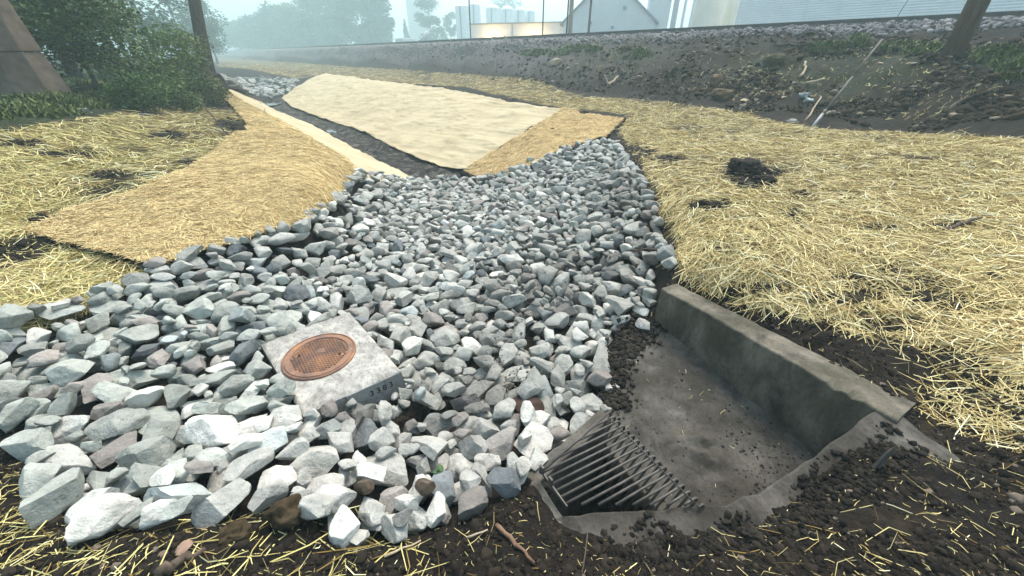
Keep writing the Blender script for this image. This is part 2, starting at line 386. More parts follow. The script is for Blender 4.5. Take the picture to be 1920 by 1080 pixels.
def mat_rock(name, individual):
    m, N, L, b = newmat(name, .88, .3)
    p = pos(N)
    if individual: col = N.new('ShaderNodeObjectInfo').outputs['Color']
    else: col = attr(N, 'tint').outputs['Color']
    mott = ramp(N, L, nnoise(N, L, 7, 8, .68, p), [(.30, (.62, .61, .59)), (.47, (.92, .92, .91)), (.60, (1.08, 1.08, 1.07)), (.72, (1.28, 1.28, 1.27))])
    c = mix(N, L, 1, col, mott, 'MULTIPLY')
    v = ramp(N, L, nnoise(N, L, 26, 5, .75, p, 1.5), [(.33, (.30, .28, .25)), (.40, (1, 1, 1))])
    c = mix(N, L, .8, c, v, 'MULTIPLY')
    dirt = ramp(N, L, nnoise(N, L, 2.6, 6, .7, p), [(.56, 0.0), (.72, 1.0)])
    c = mix(N, L, dirt, c, mix(N, L, .5, c, (.085, .07, .055)))
    L.new(c, b.inputs['Base Color'])
    bump(N, L, b, nnoise(N, L, 13, 7, .62, p), .7, .045)
    return m
def mat_straw(name, sat=1.0):
    m, N, L, b = newmat(name, .85, .15)
    c = attr(N, 'tint').outputs['Color']
    L.new(c, b.inputs['Base Color'])
    return m
def mat_fabric(name, lo, mid, hi, scale=60, stretch=(1, 4, 1), rot=.5, bs=.6, patch=None):
    m, N, L, b = newmat(name, .95, .15)
    p = pos(N)
    mp = N.new('ShaderNodeMapping'); mp.inputs['Scale'].default_value = stretch; mp.inputs['Rotation'].default_value = (0, 0, rot); L.new(p, mp.inputs[0])
    f = nnoise(N, L, scale, 5, .75, mp.outputs[0])
    c = ramp(N, L, f, [(.3, lo), (.5, mid), (.7, hi)])
    big = ramp(N, L, nnoise(N, L, 1.1, 5, .65, p), [(.3, (.80, .77, .72)), (.6, (1.04, 1.03, 1.0))])
    c = mix(N, L, 1, c, big, 'MULTIPLY')
    if patch:
        c = mix(N, L, ramp(N, L, nnoise(N, L, 2.4, 7, .75, p), [(.60, 0.0), (.70, .85)]), c, patch)
    L.new(c, b.inputs['Base Color'])
    bump(N, L, b, f, bs, .02)
    return m
def mat_concrete(name, lo, hi, stain=None, wet=.85, sc=5, drip=1.0):
    m, N, L, b = newmat(name, wet, .3)
    p = pos(N)
    if drip != 1:
        mp = N.new('ShaderNodeMapping'); mp.inputs['Scale'].default_value = (1, 1, drip); L.new(p, mp.inputs[0]); p = mp.outputs[0]
    c = ramp(N, L, nnoise(N, L, sc, 9, .68, p, .4), [(.32, lo), (.66, hi)])
    sp = ramp(N, L, nnoise(N, L, 45, 4, .8, p), [(.33, (.5, .5, .5)), (.45, (1, 1, 1)), (.68, (1.15, 1.15, 1.12))])
    c = mix(N, L, 1, c, sp, 'MULTIPLY')
    if stain:
        c = mix(N, L, ramp(N, L, nnoise(N, L, 2.2, 5, .6, p), [(.42, 0.0), (.66, .8)]), c, stain)
    L.new(c, b.inputs['Base Color'])
    bump(N, L, b, nnoise(N, L, 30, 8, .75, p), .55, .012)
    return m
def mat_plain(name, lo, hi, scale=6, rough=.8, bs=.3, spec=.3, stretch=None):
    m, N, L, b = newmat(name, rough, spec)
    v = objc(N)
    if stretch:
        mp = N.new('ShaderNodeMapping'); mp.inputs['Scale'].default_value = stretch; L.new(v, mp.inputs[0]); v = mp.outputs[0]
    f = nnoise(N, L, scale, 7, .68, v)
    L.new(ramp(N, L, f, [(.3, lo), (.7, hi)]), b.inputs['Base Color'])
    if bs: bump(N, L, b, f, bs, .02)
    return m
def mat_leaf(name, lo, hi):
    m, N, L, b = newmat(name, .65, .25)
    c = mix(N, L, attr(N, 'tint').outputs['Fac'], lo, hi)
    L.new(c, b.inputs['Base Color'])
    b.inputs['Transmission Weight'].default_value = 0
    return m
M_GROUND = mat_ground()
M_ROCK_I = mat_rock('limestone', True); M_ROCK_M = mat_rock('limestone_heap', False)
M_STRAW = mat_straw('straw')
M_MAT = mat_fabric('straw_blanket', (.25, .175, .075), (.47, .355, .165), (.68, .53, .26), 60, (1.2, 3, 1), .35, .8)
M_MATTAN = mat_fabric('coir_blanket', (.28, .185, .075), (.54, .40, .19), (.70, .55, .28), 60, (1.5, 3, 1), -.4, .8, patch=(.05, .035, .02))
M_WHITE = mat_fabric('cream_blanket', (.34, .285, .18), (.50, .43, .285), (.58, .51, .365), 26, (1, 3.0, 1), .92, .35)
M_CONC = mat_concrete('slab_concrete', (.17, .16, .14), (.52, .50, .455), wet=.9, sc=6)
M_CONCD = mat_concrete('damp_concrete', (.026, .023, .016), (.215, .19, .145), stain=(.040, .038, .018), wet=.8, sc=4.2, drip=.55)
M_CONCT = mat_concrete('weathered_concrete', (.06, .055, .045), (.19, .175, .15), stain=(.05, .045, .03), wet=.85, sc=4)
M_LIP = mat_concrete('soiled_concrete', (.04, .035, .029), (.14, .127, .108), stain=(.02, .017, .012), wet=.9, sc=5)
M_FLOOR = mat_concrete('silted_concrete', (.026, .023, .019), (.125, .115, .098), stain=(.030, .026, .015), wet=.8, sc=5)
M_IRON = mat_plain('dark_iron', (.035, .031, .027), (.125, .11, .092), 12, .55, .3, .4)
M_WOODB = mat_plain('brown_wood', (.045, .032, .022), (.14, .105, .075), 5, .85, .6, .2, (6, 6, .6))
M_BARK = mat_plain('bark', (.035, .028, .024), (.12, .10, .085), 6, .95, .9, .2, (5, 5, .8))
M_SOIL = mat_plain('dark_soil', (.010, .009, .008), (.055, .046, .036), 14, .97, .8, .15)
M_CLAY = mat_plain('brown_clay', (.022, .016, .008), (.085, .062, .034), 10, .95, .8, .15)

# ------------------------------------------------------------------ ground sheet
nr, nc = GX.shape
idx = np.arange(nr * nc).reshape(nr, nc)
Fq = np.stack([idx[:-1, :-1], idx[:-1, 1:], idx[1:, 1:], idx[1:, :-1]], -1).reshape(-1, 4)
me = np_mesh('ground', np.stack([GX, GY, GZ], -1).reshape(-1, 3), Fq, M_GROUND, True, {
    'straw': ('FLOAT', np.clip(STRAWC * 1.15 - .1, 0, 1) * (~INROCK)), 'gravel': ('FLOAT', GRAVEL * (1 - INMUD)), 'green': ('FLOAT', GREEN * (1 - np.clip(STRAWC * 2, 0, 1))),
    'mud': ('FLOAT', INMUD.astype(float))})
tag(link('ground', me), kind='structure')
# ------------------------------------------------------------------ blankets laid over the banks
def resample(pts, n):
    p = np.array(pts, float); d = np.concatenate([[0], np.cumsum(np.hypot(*np.diff(p, axis=0).T))])
    t = np.linspace(0, d[-1], n)
    return np.stack([np.interp(t, d, p[:, 0]), np.interp(t, d, p[:, 1])], -1)
GZS = GZ0.copy()                                          # smooth ground for cloth
def blanket(name, ea, eb, na, nb, mat, lift, wr, label, cat, curl=.0, group=None, thick=.012):
    """Loft between two outlines on the ground; each outline point is unprojected to the ground first."""
    def onground(e, k):
        e = resample(e, 90); x, y, z, h = pix2ground(e[:, 0], e[:, 1], GZS)
        return resample(np.stack([x, y], -1), k)
    A_, B_ = onground(ea, na), onground(eb, na)
    f = np.linspace(0, 1, nb)[None, :, None]
    G = A_[:, None] * (1 - f) + B_[:, None] * f
    x, y = G[..., 0], G[..., 1]
    # frayed outline
    jit = .02 * fbm(x * 9, y * 9, 91, 2)
    z = gsample(GZS, x.ravel(), y.ravel()).reshape(x.shape) + lift + wr(x, y)
    zr = gsample(GZ, x.ravel(), y.ravel()).reshape(x.shape) + .012
    z = np.maximum(z, zr)
    e = np.minimum(np.linspace(0, 1, nb), 1 - np.linspace(0, 1, nb))[None, :]
    V = np.stack([x + jit, y + jit, z], -1).reshape(-1, 3)
    i = np.arange(na * nb).reshape(na, nb)
    Fq = np.stack([i[:-1, :-1], i[1:, :-1], i[1:, 1:], i[:-1, 1:]], -1).reshape(-1, 4)
    # face upwards
    a, b, c = V[Fq[0, 0]], V[Fq[0, 1]], V[Fq[0, 2]]
    if np.cross(b - a, c - a)[2] < 0: Fq = Fq[:, ::-1]
    o = link(name, np_mesh(name, V, Fq, mat))
    m = o.modifiers.new('thickness', 'SOLIDIFY'); m.thickness = thick; m.offset = 1
    return tag(o, label, cat, group)
def wr_white(x, y):
    n_, s_ = ns(x, y)
    q = fbm(n_ * 1.5 + .45 * s_, s_ * .42, 101, 3)
    r = 1 - np.abs(fbm(n_ * 2.6 + .5 * s_, s_ * .6, 103, 3)) * 2.2
    bumps = np.clip(fbm(n_ * 1.7, s_ * .9, 107, 2) - .35, 0, 1)
    return .06 * q + .05 * np.clip(r, 0, 1) ** 4 + .10 * bumps
def wr_mat(x, y): return .035 * fbm(x * 1.3, y * 1.3, 111, 4) + .012 * fbm(x * 9, y * 9, 113, 3)
def wr_strip(x, y): return .05 * fbm(x * 1.6, y * 1.6, 121, 4) + .025 * fbm(x * 6, y * 6, 123, 3)
WL_A = [(434, 170), (506, 203), (580, 234), (634, 262), (678, 288), (716, 307), (752, 323), (782, 341)]
WL_B = [(415, 172), (470, 208), (530, 246), (575, 276), (612, 300), (640, 322), (658, 332), (690, 338)]
blanket('erosion_blanket', WL_A, WL_B, 160, 16, M_WHITE, .025, wr_strip, 'narrow cream cloth strip beside the muddy channel, under the edge of the straw blanket', 'erosion blanket')
blanket('erosion_blanket', MAT_A, MAT_B, 240, 60, M_MAT, .06, wr_mat, 'golden straw fibre blanket curving over the bank beside the grey stones', 'erosion blanket', thick=.03)
blanket('erosion_blanket', WR_A, WR_B, 260, 110, M_WHITE, .03, wr_white, 'wide wrinkled cream cloth blanket on the bank across the muddy channel', 'erosion blanket')
blanket('erosion_blanket', TAN_A, TAN_B, 120, 30, M_MATTAN, .07, wr_strip, 'tan fibre strip with dirt clods closing the near end of the wide cream blanket', 'erosion blanket', thick=.02)

# ------------------------------------------------------------------ stones: packed by dropping each on the pile below it
def ico(sub):
    bm = bmesh.new(); bmesh.ops.create_icosphere(bm, subdivisions=sub, radius=1)
    V = np.array([v.co[:] for v in bm.verts]); Fc = np.array([[v.index for v in f.verts] for f in bm.faces]); bm.free()
    return V, Fc
ICO = {k: ico(k) for k in (1, 2, 3, 4, 5)}
def noise3(V, sc, seed):
    return (fbm(V[:, 0] * sc + 5, V[:, 1] * sc + seed, seed, 3) + fbm(V[:, 1] * sc + 2, V[:, 2] * sc - seed, seed + 5, 3) + fbm(V[:, 2] * sc, V[:, 0] * sc + 9, seed + 9, 3)) / 3
def stone_shape(sub, seed, rough=.05, soft=False):
    r = np.random.default_rng(seed); V = ICO[sub][0].copy()
    K = r.integers(17, 25)
    for k in range(K):
        d = r.normal(size=3); d /= np.linalg.norm(d)
        o = (r.uniform(.36, .66) if k < 6 else r.uniform(.58, .9)) if not soft else r.uniform(.7, .92)
        h = V @ d - o
        V -= np.where(h > 0, h, 0)[:, None] * d * .97
    V *= 1 + rough * noise3(V, 2.2, seed)[:, None] * 1.4 + rough * .8 * noise3(V, 6, seed + 3)[:, None] * 2
    V -= (V.max(0) + V.min(0)) / 2
    V /= np.abs(V).max(0)                                   # fits the unit box; axes scaled afterwards
    return V
NPROTO = 26
SHAPE_HI = [stone_shape(4, 100 + i) for i in range(NPROTO)]
SHAPE_LO = [stone_shape(3, 100 + i) for i in range(NPROTO)]
PROTO_ME = [np_mesh('stone', SHAPE_HI[i], ICO[4][1], M_ROCK_I, True) for i in range(NPROTO)]
for me in PROTO_ME: me.set_sharp_from_angle(angle=math.radians(26))
CELL = .02; HX0, HY0 = -5.6, .5
hx = np.arange(HX0, 4.2, CELL); hy = np.arange(HY0, 14.0, CELL)
HXG, HYG = np.meshgrid(hx, hy)
pass
BASE = ground(HXG.ravel(), HYG.ravel()).reshape(HXG.shape)
HT = BASE.copy()
slabm = inpoly(HXG, HYG, [tuple(SL[k] * 1.0) for k in 'TRBL']) | inpoly(HXG, HYG, [(-.80, 2.14), (-.66, 1.96), (-.94, 1.72), (-1.10, 1.90)])
keepm = inpoly(HXG, HYG, [(-.80, 2.14), (-.66, 1.96), (-.94, 1.72), (-1.10, 1.90)])
core = inpoly(HXG, HYG, [tuple(SL[k] * .90 + Vector((-1.43, 2.28)) * .10) for k in 'TRBL'])
HT = np.where(slabm, -.25, HT); HT = np.where(keepm | core, 3.0, HT)                               # nothing on the slab
hpx, hpy, hpd = project(HXG, HYG, BASE)
OKM = inpoly(hpx, hpy, ROCKS) & ~keepm & ~core & ~inpoly(HXG, HYG, [(1.3, 3.2), (2.3, 1.6), (1.7, 1.3), (1.0, 1.1), (.2, 1.06), (.08, 1.36), (.58, 1.90), (.80, 2.12), (.86, 2.48), (1.26, 2.98)])
stones = []     # dicts: x y z a b c yaw tilt proto tint dirt label
def drop(x, y, a, b, c, yaw, sink=.10, dry=False):
    R_ = max(a, b) + CELL
    i0, i1 = int((y - R_ - HY0) / CELL), int((y + R_ - HY0) / CELL) + 1
    j0, j1 = int((x - R_ - HX0) / CELL), int((x + R_ - HX0) / CELL) + 1
    if i0 < 0 or j0 < 0 or i1 >= len(hy) or j1 >= len(hx): return None
    X = HXG[i0:i1, j0:j1] - x; Y = HYG[i0:i1, j0:j1] - y
    cu_, su_ = math.cos(yaw), math.sin(yaw)
    p = (X * cu_ + Y * su_) / a; q = (-X * su_ + Y * cu_) / b
    r2 = p * p + q * q; m = r2 < 1
    if m.sum() < 4: return None
    prof = c * (1 - np.clip(r2, 0, 1) ** 1.6) ** .5
    H = HT[i0:i1, j0:j1]
    gap = (H + prof)[m]
    z = np.percentile(gap, 90) - sink * c                     # lets the corners bite a little
    if dry: return z
    H[m] = np.maximum(H[m], (z + prof * .92)[m])
    return z
def tone(px, py, x, y):
    g = rng.normal(.95, .17)
    base = np.array([.40, .402, .365])
    if px < 560 and py > 540: base = np.array([.385, .405, .365])
    if py > 800 and px > 420: base = np.array([.475, .473, .435])
    if rng.random() < .10: base = np.array([.30, .275, .25])
    elif rng.random() < .14: base = np.array([.56, .555, .51])
    elif rng.random() < .06: base = np.array([.16, .175, .18])
    elif rng.random() < .05: base = np.array([.37, .405, .39])
    c = base * g
    # silt left by the run-off
    d = segd(np.array([px]), np.array([py]), [(1240, 485), (1080, 520), (960, 580), (930, 660), (960, 740), (900, 790), (640, 790)])[0]
    k = math.exp(-(d / 62) ** 2) * rng.uniform(.3, 1.0)
    d2 = math.hypot((px - 1170) / 60, (py - 380) / 50); k = max(k, .9 * math.exp(-d2 ** 2))
    c = c * (1 - .62 * k) + np.array([.085, .075, .062]) * .62 * k
    return np.clip(c, .03, .7)
# stones one can single out: px, py, width px, height/width, yaw deg, height factor, tint, label
HERO = [
 (132, 884, 140, .52, -8, .75, (.44, .46, .45), 'long pale grey stone with straight flat top and pointed underside at the soil edge'),
 (592, 880, 122, .75, 10, .7, (.43, .44, .42), 'broad pale rounded stone beside the brown silt patch, above the spotted white stone'),
 (722, 892, 142, .6, -10, .6, (.37, .38, .37), 'largest flat grey slab stone in the lower middle of the pile'),
 (1000, 846, 96, 1.0, 20, .7, (.50, .50, .49), 'large rounded whitish stone touching the corner of the iron grate'),
 (945, 852, 90, .7, 40, .6, (.30, .29, .28), 'dull grey flat stone leaning on the large whitish stone'),
 (525, 920, 90, 1.0, 60, .8, (.56, .57, .56), 'white stone with black specks behind a lump of brown clay'),
 (615, 945, 100, .9, 35, .7, (.40, .40, .39), 'pale tilted stone between the spotted white stone and the dark soil'),
 (640, 985, 52, 1.3, 80, .8, (.40, .41, .40), 'upright grey stone at the bottom rim beside the brown clay lump'),
 (712, 990, 70, .85, 30, .8, (.45, .46, .45), 'clean pale angular stone at the bottom rim, second from the clay lump'),
 (672, 1020, 58, .75, 0, .7, (.43, .44, .42), 'lowest pale stone half sunk in the black soil'),
 (742, 940, 68, .7, -20, .8, (.42, .43, .42), 'wedge shaped pale stone behind a round brown pebble'),
 (768, 992, 48, .7, -20, .7, (.44, .45, .44), 'small whitish stone at the bottom rim between two larger pale stones'),
 (822, 975, 66, .85, 45, .8, (.42, .43, .42), 'pale slanting stone at the rim under a brown pebble'),
 (860, 935, 52, 1.25, 70, .8, (.44, .45, .44), 'tall pale grey stone beside a small green leaf'),
 (895, 905, 50, 1.2, 70, .8, (.40, .40, .39), 'grey faceted stone between the green leaf and the grate soil'),
 (915, 885, 62, .8, 0, .7, (.47, .47, .46), 'rounded whitish stone just left of the soil beside the grate'),
 (785, 845, 52, .8, 10, .8, (.42, .42, .41), 'squat pale block stone in front of a leaning finger of stone'),
 (748, 830, 46, 1.1, 65, .7, (.39, .39, .38), 'leaning finger shaped stone above the largest flat slab stone'),
 (760, 782, 58, .7, 15, .8, (.40, .48, .52), 'bluish white angular stone below the numbered concrete face'),
 (680, 752, 54, .6, 8, .7, (.34, .41, .42), 'blue grey stone leaning on the numbered face of the concrete slab'),
 (865, 828, 60, .7, 0, .7, (.46, .46, .45), 'pale wide stone left of the dull leaning stone'),
 (810, 762, 72, .5, -15, .6, (.36, .36, .34), 'flat grey stone with sharp corners beside the foot of the numbered face'),
 (905, 770, 72, .65, 0, .7, (.36, .35, .33), 'broad grey brown stone left of the red brown cobble'),
 (540, 836, 84, .6, 0, .9, (.27, .245, .22), 'rounded brownish grey boulder below the silt patch of the slab'),
 (420, 915, 90, .75, -60, .7, (.34, .33, .31), 'rough grey stone with a worn brown face near the bottom of the pile'),
 (262, 915, 92, .5, 0, .8, (.30, .36, .38), 'blue grey block with a dark muddy face near the soil edge'),
 (170, 962, 96, .6, 20, .8, (.26, .27, .26), 'dark grey layered stone at the lowest corner of the pile'),
 (285, 962, 100, .55, 5, .8, (.42, .46, .46), 'wide pale blue grey stone in the bottom row'),
 (392, 965, 62, .85, 60, .8, (.44, .49, .48), 'egg shaped pale stone in the bottom row'),
 (225, 965, 70, .6, -45, .8, (.33, .34, .32), 'slanting grey stone between the layered dark stone and the pale blue stone'),
 (258, 992, 42, .55, 0, .8, (.40, .41, .37), 'small pale stone on the soil below the bottom row'),
 (300, 800, 145, .52, -18, .7, (.37, .41, .39), 'very long pale grey stone lying diagonally in the pile'),
 (75, 788, 86, .55, 10, .8, (.33, .37, .35), 'big blunt grey block at the outer corner of the pile'),
 (100, 745, 100, .55, 0, .9, (.33, .37, .35), 'big rounded grey block just above the blunt corner block'),
 (185, 840, 130, .3, 3, .6, (.39, .41, .38), 'thin long grey stone lying level above the straight topped stone'),
 (212, 640, 90, .5, -5, .9, (.34, .36, .34), 'domed grey stone with fine grooves among the blocky stones'),
 (120, 595, 100, .4, -12, .7, (.36, .40, .39), 'wide flat stone at the straw edge, top corner of the pile'),
 (205, 560, 66, .5, 0, .7, (.35, .38, .37), 'low grey stone at the straw edge beside the wide flat stone'),
 (310, 550, 74, .6, -25, .7, (.38, .41, .41), 'pale tilted stone near the front corner of the straw blanket'),
 (395, 545, 82, .45, 0, .7, (.34, .36, .36), 'long grey stone below the straw blanket edge'),
 (365, 500, 74, .45, 0, .8, (.35, .37, .37), 'grey stone tucked under the front corner of the straw blanket'),
 (425, 657, 30, .9, 0, .9, (.42, .50, .56), 'small pale blue rounded stone left of the manhole slab'),
 (365, 740, 90, .55, 10, .7, (.40, .43, .41), 'large smooth pale stone between the long diagonal stone and the slab'),
 (200, 720, 110, .35, 8, .7, (.36, .40, .38), 'long low stone lying across the blocky stones'),
 (70, 700, 120, .4, -28, .6, (.37, .41, .40), 'long wedge stone sloping down to the soil at the outer edge'),
 (450, 790, 70, .7, 25, .8, (.44, .46, .45), 'whitish stone with a rough edge in front of the slab'),
 (352, 825, 72, .75, 0, .7, (.44, .45, .43), 'pale pitted stone with black specks in the left pile'),
 (675, 558, 48, .8, 30, .8, (.36, .39, .38), 'smooth six sided grey stone behind the manhole slab'),
 (745, 560, 56, .9, 60, .7, (.35, .37, .36), 'triangular upright grey stone behind the manhole slab'),
 (770, 406, 38, .55, 0, .7, (.42, .50, .52), 'pale blue flat stone out in the middle of the ditch'),
 (1205, 617, 34, 1.0, 20, .9, (.46, .48, .48), 'single pale stone lying alone on the silty floor by the wall'),
 (1083, 676, 44, .7, 0, .9, (.45, .45, .43), 'pale stone at the edge of the silty floor'),
 (1115, 780, 34, 1.0, 60, .9, (.47, .48, .47), 'pale stone standing against the upper corner of the grate'),
 (1068, 828, 42, .9, 20, .8, (.47, .48, .47), 'pale stone with sharp edges against the side of the grate'),
]
for px, py, wpx, asp, yaw, hf, tint, label in HERO:
    p = P(px, py); t = project(p.x, p.y, p.z)[2]
    a = wpx / F * t / 2 * .82
    dist = math.hypot(p.x, p.y, CAM_Z - p.z); si = (CAM_Z - p.z) / dist; co = math.hypot(p.x, p.y) / dist
    c = a * min(asp, 1) * .52 * hf / .7
    b = float(np.clip((asp * a - c * co * .8) / si, .5 * a, 1.35 * a))
    ya = math.radians(yaw if asp <= 1 else yaw - 90 if yaw > 45 else yaw)
    sx, sy = p.x, p.y
    z = drop(sx, sy, a, b, c, ya)
    if z is None: continue
    stones.append(dict(x=sx, y=sy, z=z, a=a, b=b, c=c, yaw=ya, tx=rng.normal(0, .10), ty=rng.normal(0, .10), k=len(stones) % NPROTO, tint=np.array(tint) * np.array([1.0, .955, .89]) + .015, label=label, hero=True, px=px, py=py))
# fill: big first, then ever smaller; each takes the lowest of a few spots
cells = np.argwhere(OKM)
def fill(nst, rmin, rmax, cand, zmax, sink):
    for _ in range(nst):
        r = rmin * (rmax / rmin) ** (rng.random() ** 1.3)
        best = None
        a = r * rng.uniform(.95, 1.35); b = r * rng.uniform(.62, .92); c = r * rng.uniform(.40, .66); yaw = rng.uniform(0, math.pi)
        cc = cells[rng.integers(0, len(cells), cand)]
        for i, j in cc:
            z = drop(hx[j], hy[i], a, b, c, yaw, sink, dry=True)
            if z is None: continue
            lift = z - BASE[i, j]
            if best is None or lift < best[0]: best = (lift, i, j, z)
        if best is None or best[0] > zmax * r: continue
        _, i, j, z = best
        px, py = float(hpx[i, j]), float(hpy[i, j])
        z = drop(hx[j], hy[i], a, b, c, yaw, sink)
        stones.append(dict(x=hx[j], y=hy[i], z=z, a=a, b=b, c=c, yaw=yaw, tx=rng.normal(0, .28), ty=rng.normal(0, .28), k=int(rng.integers(NPROTO)), tint=tone(px, py, hx[j], hy[i]), label=None, hero=False, px=px, py=py))
big = cells[((hpx < 600) & (hpy > 540) | (hpy > 800))[cells[:, 0], cells[:, 1]]]; allc = cells
cells = big; fill(170, .085, .118, 14, 1.3, .12)
cells = allc; fill(900, .092, .140, 14, 1.5, .12)
HT = np.where(keepm, BASE, HT)
kc = np.argwhere(keepm); cells = kc; fill(20, .04, .06, 3, 1.4, .25)
cells = allc; fill(1300, .06, .09, 16, 1.9, .10)
fill(1100, .035, .06, 12, 3.0, .1)
for s_ in stones:
    s_['size'] = s_['a'] / project(s_['x'], s_['y'], s_['z'])[2]
order = sorted(range(len(stones)), key=lambda i: (not stones[i]['hero'], -stones[i]['size']))
SINGLE = [stones[i] for i in order[:300]]; REST = [stones[i] for i in order[300:]]
# labels for the stones that have none of their own: look, then rank from a landmark
LAND = [('the numbered slab face', 715, 735), ('the rusty manhole cover', 597, 660), ('the upper grate corner', 1140, 780), ('the red brown cobble', 985, 775), ('the straw blanket corner', 320, 505),
        ('the straight topped stone', 132, 884), ('the spotted white stone', 525, 920), ('the large whitish stone', 1000, 846), ('the largest flat slab stone', 722, 892),
        ('the pale blue rounded stone', 425, 657), ('the very long diagonal stone', 300, 800), ('the blunt corner block', 75, 788), ('the domed grooved stone', 212, 640), ('the concrete wall end', 1235, 560),
        ('the wide flat edge stone', 120, 595), ('the six sided stone', 675, 558), ('the bluish white stone', 760, 782), ('the brownish grey boulder', 540, 836),
        ('the lone floor stone', 1205, 617), ('the straw blanket bulge', 655, 350), ('the pale blue flat stone', 770, 406), ('the egg shaped pale stone', 392, 965),
        ('the triangular upright stone', 745, 560), ('the rough edged whitish stone', 450, 790)]
ORD = ['next', 'second', 'third', 'fourth', 'fifth', 'sixth', 'seventh', 'eighth', 'ninth', 'tenth', 'eleventh', 'twelfth']
buckets = {}
for s_ in SINGLE:
    if s_['label']: continue
    j = min(range(len(LAND)), key=lambda i: math.hypot(s_['px'] - LAND[i][1], (s_['py'] - LAND[i][2]) * 1.4))
    dx, dy = s_['px'] - LAND[j][1], (s_['py'] - LAND[j][2]) * 1.4
    d = ('right of' if dx > 0 else 'left of') if abs(dx) > abs(dy) else ('in front of' if dy > 0 else 'behind')
    buckets.setdefault((j, d), []).append((math.hypot(dx, dy), s_))
for (j, d), lst in buckets.items():
    lst.sort(key=lambda q: q[0])
    for k, (_, s_) in enumerate(lst):
        L_ = s_['tint'].mean()
        col = 'dark grey' if L_ < .2 else 'silt brown' if s_['tint'][0] > s_['tint'][2] * 1.12 else 'pale grey' if L_ > .37 else 'mid grey'
        shp = 'long' if s_['a'] > 1.6 * s_['b'] else 'flat' if s_['c'] < .55 * s_['b'] else 'blocky'
        s_['label'] = f'{col} {shp} stone, {ORD[min(k, 11)]} {d} {LAND[j][0]}' if k < 12 else f'{col} {shp} stone, {ORD[min(k - 12, 11)]} of the far ones {d} {LAND[j][0]}'
def smat(s_):
    return Matrix.Translation((s_['x'], s_['y'], s_['z'])) @ Euler((s_['tx'], s_['ty'], s_['yaw'])).to_matrix().to_4x4() @ Matrix.Diagonal((s_['a'], s_['b'], s_['c'] * 1.12, 1))
for s_ in SINGLE:
    o = link('stone', PROTO_ME[s_['k']]); o.matrix_world = smat(s_); o.color = (*s_['tint'], 1)
    tag(o, s_['label'], 'stone', 'grey angular riprap stones in the ditch')
def heap(name, lst, shapes, sub, mat, label=None):
    Vs, Fs, Ts, k = [], [], [], 0
    for s_ in lst:
        M = np.array(smat(s_)); V = shapes[s_['k'] % len(shapes)] @ M[:3, :3].T + M[:3, 3]
        Vs.append(V); Fs.append(ICO[sub][1] + k); k += len(V); Ts.append(np.repeat(np.append(s_['tint'], 1)[None], len(V), 0))
    return link(name, np_mesh(name, np.concatenate(Vs), np.concatenate(Fs), mat, True, {'tint': ('FLOAT_COLOR', np.concatenate(Ts))}))
far = []
for _ in range(420):
    px, py = rng.uniform(420, 565), rng.uniform(145, 188)
    if not inpoly([px], [py], ROCKS_FAR)[0]: continue
    p = P(px, py); r = rng.uniform(.12, .26)
    far.append(dict(x=p.x, y=p.y, z=p.z + .05, a=r * 1.2, b=r * .9, c=r * .6, yaw=rng.uniform(0, 3), tx=rng.normal(0, .25), ty=rng.normal(0, .25), k=int(rng.integers(NPROTO)), tint=tone(px, py, 0, 0) * .85))
tag(heap('riprap_rubble', REST + far, SHAPE_LO, 3, M_ROCK_M), 'smaller grey stones filling the gaps and the far end of the ditch', 'stones', kind='stuff')
print('stones', len(stones))

